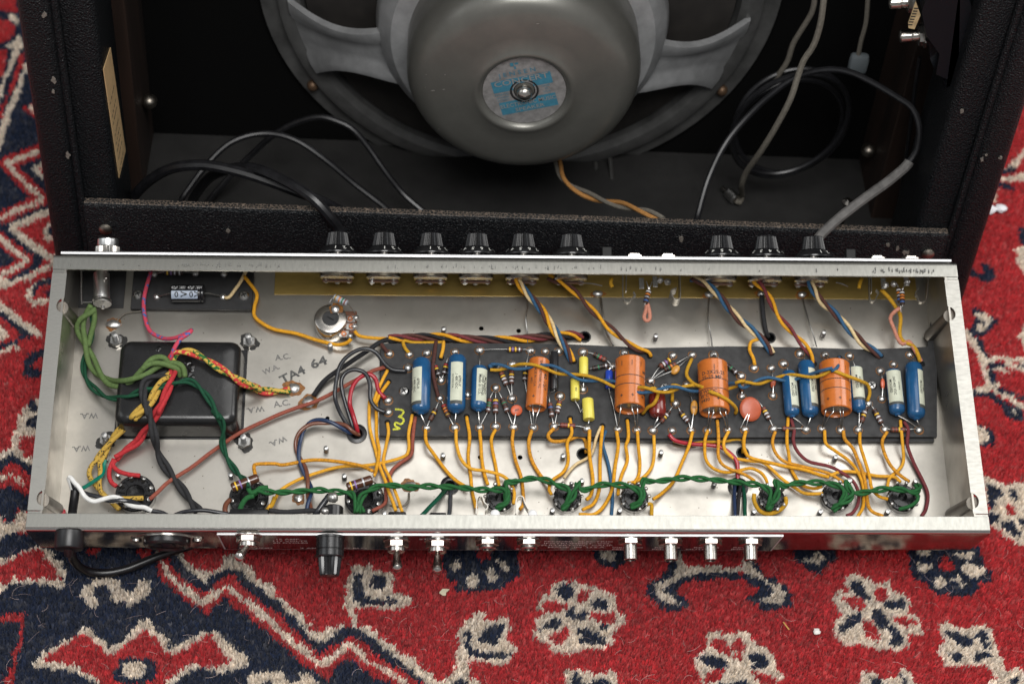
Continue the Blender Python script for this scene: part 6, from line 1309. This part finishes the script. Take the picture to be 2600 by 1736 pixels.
wire('yellow wire from the left joint under the rightmost orange can sweeping to the rear panel', 'yellow', 'H 812,310 825,420 900,480 1000,550 1072,630 1130,740 1143,850 1138,960 1090,1040', '8.5 8 3 3 3 4 6', group=YG)
wire('yellow wire from the right joint under the rightmost orange can sweeping to the rear panel', 'yellow', 'H 972,312 985,380 1050,460 1090,550 1140,690 1168,850 1200,980 1310,1035', '8.5 8 4 4 4 5 7', group=YG)
wire('yellow wire from the joint under the slim hidden blue capacitor to the last small socket', 'yellow', 'H 1112,325 1112,420 1150,560 1192,700 1212,790 1270,862 1350,890', '8.5 8 5 5 5 6 7', group=YG)
wire('yellow wire crossing diagonally from the resistor joint to the last small socket top', 'yellow', 'H 1342,320 1300,400 1320,500 1370,600 1450,680 1530,742', '8.5 8 4 5 5 7', group=YG)
wire('yellow wire from the hole near the board right end curving to the last socket', 'yellow', 'H 1455,222 1470,380 1482,550 1450,625 1365,700 1345,785', '8 8.4 3 3 3 7', group=YG)
wire('yellow wire running sideways between the last two small sockets', 'yellow', 'H 860,690 950,655 1080,660 1250,690 1400,700 1452,742', '6 3 2.4 2.4 3 7', group=YG)
wire('red brown wire at the far right of the board running down to the near flange', 'maroon', 'H 1485,235 1520,300 1515,430 1560,560 1640,720 1685,850 1672,970 1635,1030', '8 8.4 4 2.5 2.5 3 5', 1.3)
wire('shiny red wire from the joint left of the lettered orange can to the right grommet', 'pred', 'F 1662,340 1720,395 1850,422 2000,436 2100,452 2190,512 2240,590 2246,735', '8.4 7 5 4 4 4 3 0', 1.35)
wire('yellow wire running behind the red one along the board bottom edge', 'ygold', 'F 1700,400 1800,420 1950,408 2100,405 2240,392 2290,410 H 120,500', '3 2.5 2.5 2.5 2.5 2 -2', 1.0)
for m, x, lab in (('pblue', (2222, 2214, 2225), 'navy'), ('pblack', (2270, 2252, 2242), 'black'), ('pgreen', (2292, 2302, 2308), 'green')):
    wire(f'shiny {lab} wire dropping from the right grommet to the rear panel', m, f'F {x[0]},768 {x[1]},900 {x[2]},1040', '0 4 12', 1.3, 'three wires below the right grommet')
wire('shiny green wire slanting from the middle grommet to the rear panel', 'pgreen', 'D 1782,795 1740,850 1690,905 1570,1030', '0 4 8 18', 1.5); wire('shiny grey wire dropping from the middle grommet to the rear panel', 'pgrey', 'D 1818,800 1812,900 1800,1040', '0 5 16', 1.4)
# wires round the left end of the board
wire('shiny black wire looping from the left grommet to a joint beside the first blue capacitor', 'pblack', 'D 975,330 945,270 880,150 835,20 C 850,1200 880,1085 960,1000 1080,952 1180,985 1260,1080 1330,1130 1445,1140', '-1 6 14 18 18 16 10 8', 1.45)
wire('shiny black wire looping to the lower of two joints at the board left end', 'pblack', 'D 1000,335 985,280 935,110 C 890,1250 920,1162 1000,1130 1090,1160 1130,1250 1132,1370 1180,1450 1262,1490', '-1 6 13 15 14 10 8.5', 1.45)
wire('shiny red wire looping to the upper of two joints at the board left end', 'pred', 'D 1030,335 1022,290 985,160 C 960,1400 980,1280 1040,1200 1120,1168 1180,1210 1208,1310 1262,1372', '-1 6 12 13 12 10 8.5', 1.5)
twist('shiny brown and navy pair curving from the left grommet down to the rear panel', 'D 1045,338 980,325 900,275 780,238 650,240 560,310 520,420 535,540 590,680 620,800 615,990', '-1 5 7 7 6 4 4 6 12', ['pbrown', 'pblue'], 36, 1.3, 1.35)
wire('rust cloth wire slanting across the left floor from the first socket to the board', 'rust', 'B 1268,890 1330,835 1420,755 1520,685 1650,600 1850,445 2050,320 2330,190 D 500,118 700,48 C 1000,1225 1150,1142 1285,1100', '9 8 5 4 4 4 5 8 9', 1.35)
twist('four strand bundle of maroon, yellow, black and brown wires running along above the board', 'C 1290,868 1500,852 1750,850 2000,868 2330,872 E 600,846 760,832 850,832 925,862', '6 5 5 5 5 5 4 0', ['maroon', 'yellow', 'black', 'brown'], 40, 1.8, 1.2,
      tails=(('yellow', 'C 1002,800 1040,842 1150,860 1300,868', '8 6 6 6', 1.2), ('black', 'C 1420,860 1250,882 1130,955 950,1075 810,1170 730,1240 652,1350', '6 7 7 6 5 4 2', 1.7), ('brown', 'C 1215,892 1240,930 1285,985', '6 7 8', 1.3)))
wire('golden wire running under the four strand bundle to a joint at the board top left', 'ygold', 'C 1760,895 1640,905 1500,900 1415,885 1425,940 1462,985', '5 4.5 4.5 6 7.5 8', 1.15)
wire('short yellow wire dropping from the bundle beside the second blue capacitor', 'yellow', 'C 1755,890 1750,950 1730,1030', '6 8 7', 1.2)
wire('brown wire dropping between the first two blue capacitors', 'brown', 'C 1692,890 1680,1000 1668,1110 1680,1240 1712,1360', '6 10 11 10 8', 1.35)
wire('yellow wire curving from the small board to the round potentiometer', 'yellow', 'A 2065,335 2140,430 2175,500 2155,600 2170,690 2300,780 C 500,825 700,882 850,915 940,898 972,868', '9 5 3 3 3 4 6 9', 1.3)
wire('cream wire at the right end of the small board', 'cream', 'A 2085,290 2040,380 1990,450 1940,515 1905,518', '9 8 7 6', 1.2)
wire('thin bare wire from the small board to the floor solder blob', 'grey', 'A 1275,615 1180,635 1060,655 985,720', '2 1.5 1.5 1.5', .5)
# control side pairs
twist('four strand bundle of cream, blue, brown and yellow wires leaving the fifth knob', 'E 350,350 410,420 480,500 590,625 660,740 730,850 800,960 848,1065', '20 18 15 12 11 11 10 7', ['cream', 'yellow', 'brown', 'blue'], 36, 1.65, 1.15)
twist('yellow and brown pair leaving the sixth knob and ending near the board top', 'E 640,340 740,390 850,455 990,600 1120,735 1260,860 1390,950 1480,975 1510,1005', '20 18 15 12 11 11 10 7', ['yellow', 'brown'], 36, 1.3, 1.2)
twist('brown, blue and cream bundle leaving the seventh knob', 'E 1850,355 1960,395 2060,470 2200,640 2300,740 G 200,790 290,880 340,940 368,995', '20 18 15 12 11 10 7', ['cream', 'brown', 'blue'], 36, 1.5, 1.2)
twist('maroon and yellow pair leaving the eighth knob', 'G 215,365 270,420 335,500 420,670 540,810 640,925 700,1010 718,1070', '20 18 14 12 11 10 7', ['maroon', 'yellow'], 36, 1.3, 1.2)
twist('cream, blue and brown bundle leaving the last knob on the right', 'G 675,380 720,450 780,540 900,650 1000,760 1130,895 1230,970 1290,1015', '20 18 15 12 11 10 7', ['cream', 'blue', 'brown'], 36, 1.5, 1.2)
wire('straight black cloth wire from the brass plate to the right floor grommet', 'gblack', 'G 282,500 290,600 300,700 318,800 338,855', '3 3 3 2 -2', 1.55)
wire('yellow wire curling from the seventh knob bundle to a joint at the board top', 'yellow', 'G 250,872 190,895 180,960 210,1030 222,1090', '10 10 10 9 8', 1.2)
wire('pink wire hanging from the resistors of the rightmost input jack', 'pink', 'G 1450,605 1400,645 1370,690 1395,770 1432,870 1470,912 1525,890 1575,960 1632,1060', '20 18 15 12 10 10 10 7', 1.35)
wire('yellow wire beside the pink one at the rightmost input jack', 'ygold', 'G 1290,450 1350,510 1410,590 1452,680 1450,830 1480,890 1560,930 1600,990 1622,1060', '18 17 15 12 10 10 10 7', 1.35)
lp_ = path('E 1475,560 1470,620 1452,680 1470,715 1500,700 1498,640 1482,570', '22 20 18 17 18 20 22')
MB().tube(lp_, 1.35, 8).build('wire', C_['pink'], label='pink wire loop hanging under the resistor of the middle input jack', cat='wire', ang=180)
for s, h, lab in (('E 462,500 465,600 450,690 462,800 466,905', '2 5 6 5 6', 'thin bare wire under the fifth knob bundle'), ('E 1085,515 1100,640 1128,800 1192,922', '2 5 5 6', 'thicker bare wire right of the sixth knob'), ('E 2003,515 1994,700 2015,820 2030,935', '2 5 5 6', 'thin bare wire under the seventh knob bundle'), ('G 628,525 680,720 720,840 745,935', '2 5 5 6', 'thin bare wire below the last knob')):
    p = path(s, h); MB().tube(p, .75 if 'thicker' in lab else .45, 6).build('bare_wire', M['tin'], label=lab, cat='wire', group='bare ground wires')
for s in ('E 930,395 1020,402 1098,420', 'G 910,390 960,402 1010,425'):
    lab = 'bare lead from the sixth knob to the near switch' if s[0] == 'E' else 'bare lead from the last knob to the near switch'
    MB().tube(path(s, '24 25 24'), .5, 6).build('bare_wire', M['tin'], label=lab, cat='wire', group='bare ground wires')
wire('short golden stub wire by the left slide switch', 'ygold', 'E 1180,350 1170,395 1185,430', '26 25 24', 1.3); wire('short golden stub wire by the right slide switch', 'ygold', 'G 1130,350 1110,400 1105,440', '26 25 24', 1.3)
# the blue and yellow pair lying over the components
twist('long loosely twisted blue and yellow pair lying over the capacitors', 'E 150,1105 300,1108 420,1100 540,1095 650,1110 760,1150 880,1185 1000,1205 1120,1225 1250,1262 1380,1295 1480,1300 1560,1310 1700,1290 1850,1285 2000,1288 2150,1270 2280,1240 G 80,1255 200,1250 330,1210 480,1200 600,1185 720,1175 800,1150 880,1120', '12 14 20 20 20 16 14 15 18 25 28 26 18 15 16 27 28 16 12 16 20 26 28', ['blue', 'ygold'], 41, 1.75, 1.1,
      tails=(('blue', 'G 870,1140 920,1110 935,1060 935,1022', '28 27 22 14', 1.1), ('ygold', 'G 885,1135 1000,1180 1120,1225 1180,1260 1195,1330 1175,1395', '27 26 20 14 10 8', 1.2),
             ('ygold', 'E 1470,1300 1540,1285 1570,1330 1540,1410 1480,1450 1440,1500', '22 22 22 20 15 8', 1.2), ('ygold', 'E 1690,1400 1692,1330 1680,1270 1720,1260 1800,1295', '8 11 15 17 17', 1.15),
             ('ygold', 'E 1855,1040 1820,1120 1815,1180 1870,1245 1960,1280', '8 12 14 17 22', 1.2), ('ygold', 'E 2000,1310 2090,1345 2180,1400 2232,1460 2225,1500', '27 27 22 14 9', 1.2), ('blue', 'E 215,1095 180,1085 140,1105', '9 10 12', 1.5)))
# ------------------------------------------------------------------ transformer leads
ctr = 'A 1470,1130'
wire('red lead with blue tracer looping over the transformer cover to the small board', 'rbtracer', 'A 1278,300 1245,420 1218,560 1225,690 1270,800 1370,858 1480,862 1570,830 1622,798 1590,830 1530,870 1470,960 1440,1060', '10 8 6 6 10 16 25 31 34 36 34 31 24', 1.45)
twist('light green twisted pair curving from the pilot lamp holder to the transformer', 'A 790,600 700,700 680,780 715,890 760,1010 810,1120 900,1210 980,1245 1080,1230 1200,1160 1300,1100 1420,1080 1520,1110 1545,1190', '22 18 14 10 8 9 12 20 27 28 28 27 22', ['lgreen', 'lgreen'], 46, 2.0, 1.85,
      tails=(('lgreen', 'A 790,600 800,700 770,830 745,930', '22 18 13 10', 1.8), ('lgreen', 'A 1205,1130 1260,1060 1320,1025 1390,1030 1440,1090', '28 29 29 28 24', 1.9)))
twist('dark green twisted pair from the lamp holder round the transformer to the second large socket', 'A 790,660 770,850 730,980 708,1100 730,1200 800,1290 920,1365 1060,1360 1200,1310 1350,1275 1480,1245 1600,1225 1700,1290 1790,1410 1860,1540 B 1800,130 1870,220 1890,310 1885,420 1920,530 1990,640 2065,720 2110,790', '18 10 5 4 5 8 14 25 27 28 27 27 27 26.5 26 23 16 8 6 8 14 20', ['dgreen', 'dgreen'], 36, 1.15, 1.15)
twist('red, yellow and green flecked pair from the transformer to the near solder blob', 'A 1440,1060 1490,990 1600,975 1740,1040 1900,1140 2060,1240 2200,1290 C 80,1255 200,1305 330,1312 455,1300', '24 28 29 28 26 18 8 4 3 3 3', ['rfleck', 'gfleck'], 38, 1.35, 1.5)
twist('black flecked yellow pair from the transformer to the first large socket', 'A 1455,1170 1370,1225 1320,1320 1250,1440 1130,1540 B 1210,120 1090,240 970,360 890,480 830,570', '25 28 27 27 25 23 12 8 6 6', ['yfleck', 'yfleck'], 48, 1.5, 1.65,
      tails=(('yfleck', 'B 850,540 780,600 755,680 800,760 880,850 960,930 1010,975', '6 6 6 7 7 8 9', 1.6), ('yfleck', 'B 840,560 850,660 840,760 870,850 960,880 1060,885 1215,880', '6 7 8 9 10 10 11', 1.6)))
twist('red pair from the transformer to the first large socket', 'A 1470,1130 1450,1230 1400,1350 1350,1480 B 1380,80 1310,190 1230,300 1170,400 1070,470 980,550', '25 28 27 26 25 22 13 8 6 6', ['red', 'red'], 44, 1.4, 1.6,
      tails=(('red', 'B 980,560 955,600 1000,650 1090,680 1185,690', '6 6 7 8 9', 1.5), ('red', 'B 965,550 930,630 925,700 950,755 985,778', '6 6 7 8 9', 1.5)))
twist('charcoal black pair from the transformer running down to the rear panel', 'A 1420,1170 1310,1190 1230,1240 1215,1370 1260,1500 B 1240,80 1280,220 1310,360 1340,500 1420,640 1520,770 1600,880 1680,985', '25 28 28 28 27 26.5 25 21 9 5 5 8 14', ['gblack', 'gblack'], 46, 1.5, 1.6)
# ------------------------------------------------------------------ mains cord
mc = thing('mains_cord', 'thick black mains cord looping on the rug under the left end of the chassis', 'cord', (-260, -110, -60), 'c')
o = MAINS_O
wpts = [o + NR * 9, o + NR * 13]
inv = lambda q: CHM.T @ (q - CHO)
wpts += [inv(Pw('a', x, y, 2, z)) for x, y, z in ((708, 270, 40), (730, 330, 27), (785, 395, 16), (870, 442, 9), (980, 462, 6), (1100, 458, 5), (1250, 425, 5.5), (1400, 368, 7), (1540, 310, 9), (1650, 270, 11), (1780, 225, 14), (1900, 190, 17))]
MB().tube(wpts, 2.75, 12, step=2).build('jacket', M['rubber'], mc)
MB().tube(path('B 610,1040 620,950 630,880 638,812', '18 22 25 27'), 2.9, 12).build('jacket_end', M['rubber'], mc)
MB().tube(path('B 620,830 600,760 582,712 600,708 625,742 670,790 720,868 790,908 880,888 960,870 1030,890 1090,935 1150,952 1225,960 1285,988', '26 30 32 33 33 32 30 28 26 26 24 22 20 19 18'), 1.5, 9).build('core', C_['pwhite'], mc)
MB().tube(path('B 640,830 622,770 612,715 640,790 720,840 830,868 920,903 1010,898 1090,905 1160,925 1240,980 1360,1000 1440,1040', '26 31 33 31 27 24 24 25 24 20 17 16 16'), 1.45, 9).build('core', C_['pblack'], mc)
MB().tube(path('B 680,808 740,775 800,735 850,700 875,660 880,610 890,560', '24 18 12 8 6 5 5'), 1.35, 9).build('core', C_['pteal'], mc)
q = P('B', 902, 530, 3); MB().box(-1.6, 1.6, -4, 6, 0, .8, .2).map(lambda p: P('B', 905, 520, 1.5) + p).build('terminal_tag', M['tin'], mc)
MB().tube(path('B 885,400 905,440 915,500', '6 4 2'), 1.6, 8).build('terminal_tag', M['tin'], mc)
wire('black cloth wire running low along the rear panel to the switch bodies', 'pblack', 'B 1440,1045 1540,1002 1640,990 1740,988 1890,1008 2050,1040', '14 18 19 19 18 14', 1.4)
wire('fuzzy black wire between the switch and fuse bodies behind the rear flange', 'gblack', 'D 275,985 400,1000 500,990 640,985 700,1000', '18 18 18 18 18', 1.8)
wire('short brown wire beside the leftmost switch body', 'pbrown', 'B 1948,895 1915,930 1905,980 1918,1030', '12 14 16 16', 1.6)
wire('black wire slanting from the fuse body to the rear flange', 'pblack', 'D 790,855 740,920 680,1010 660,1040', '24 24 22 18', 1.9)
wire('thin bare wire drooping from the third large socket to an amber stained blob', 'grey', 'D 1280,935 1350,955 1420,945 1460,900 1462,840', '10 8 6 4 1.5', .7)
# ------------------------------------------------------------------ green heater wiring along the sockets
HG = 'green twisted heater pairs along the sockets'
def heater(lab, s, h): return twist(lab, s, h, ['green', 'green'], 22, 1.15, 1.12, group=HG)
heater('green twisted pair between the second and third large sockets', 'B 2120,850 2200,820 D 280,828 400,832 560,822 700,812 860,828 960,836 1000,880 1020,950 1010,1005', '16 18 17 14 12 14 17 19 20 20')
heater('green twisted pair from the third large socket to the first small socket', 'D 1065,1005 1050,930 1060,870 1130,815 1220,778 1340,775 1480,790 1600,780 1750,785 1900,792 2050,808 2200,808 F 270,815 295,860 275,930 200,975', '18 20 20 18 14 12 12 12 14 14 12 10')
heater('green twisted pair between the first and second small sockets', 'F 215,960 275,920 290,830 285,745 330,748 420,730 500,715 620,728 720,770 800,800 822,850 800,930 755,985', '9 12 13 14 13 12 12 14 14 12 10')
heater('green twisted pair between the second and third small sockets', 'F 765,970 830,900 870,810 895,745 900,790 950,812 1080,770 1250,770 1370,795 1420,840 1420,910 1340,965', '9 13 14 14 13 12 12 14 14 13 10')
heater('green twisted pair between the third and fourth small sockets', 'F 1345,955 1425,900 1440,800 1450,725 1480,738 1600,735 1760,712 1950,718 2150,738 H 167,757 280,775 345,820 355,900 330,985', '9 13 14 14 12 11 11 12 13 12 10')
heater('green twisted pair between the fourth and fifth small sockets', 'H 330,975 390,900 420,810 400,735 470,780 560,758 700,748 850,757 950,790 985,850 930,940 880,985', '9 13 14 14 12 11 12 14 13 11 9')
heater('green twisted pair between the fifth and last small sockets', 'H 890,960 960,930 1050,855 1010,790 995,740 1040,820 1110,840 1300,806 1450,806 1570,832 1620,800 1590,765', '9 12 13 13 13 12 12 13 14 13 10')
wire('green wire tail curling down round the last small socket', 'green', 'H 1570,830 1605,870 1595,910 1540,950 1440,975', '13 13 12 11 9', 1.3)
wire('green wire tail with frayed end on the second large socket', 'green', 'B 2100,800 2135,840 2200,795 2265,790', '18 19 18 16', 1.5)
wire('green wire tail looping down on the second large socket', 'green', 'B 2150,860 2090,880 2050,930 2030,990', '18 18 17 15', 1.7)
wire('yellow wire wrapped round the near side of the fourth small socket', 'ygold', 'H 218,845 215,900 260,985 340,1015 430,985 485,920 480,870', '9 8 5 4 5 8 9', 1.4)
wire('yellow stub wire on the third small socket right side', 'ygold', 'F 1480,935 1515,935 1515,1040', '8 6 4', 1.3)
wire('yellow stub wire near the second large socket', 'ygold', 'B 2330,870 2300,940 2255,990', '9 8 8', 1.5)
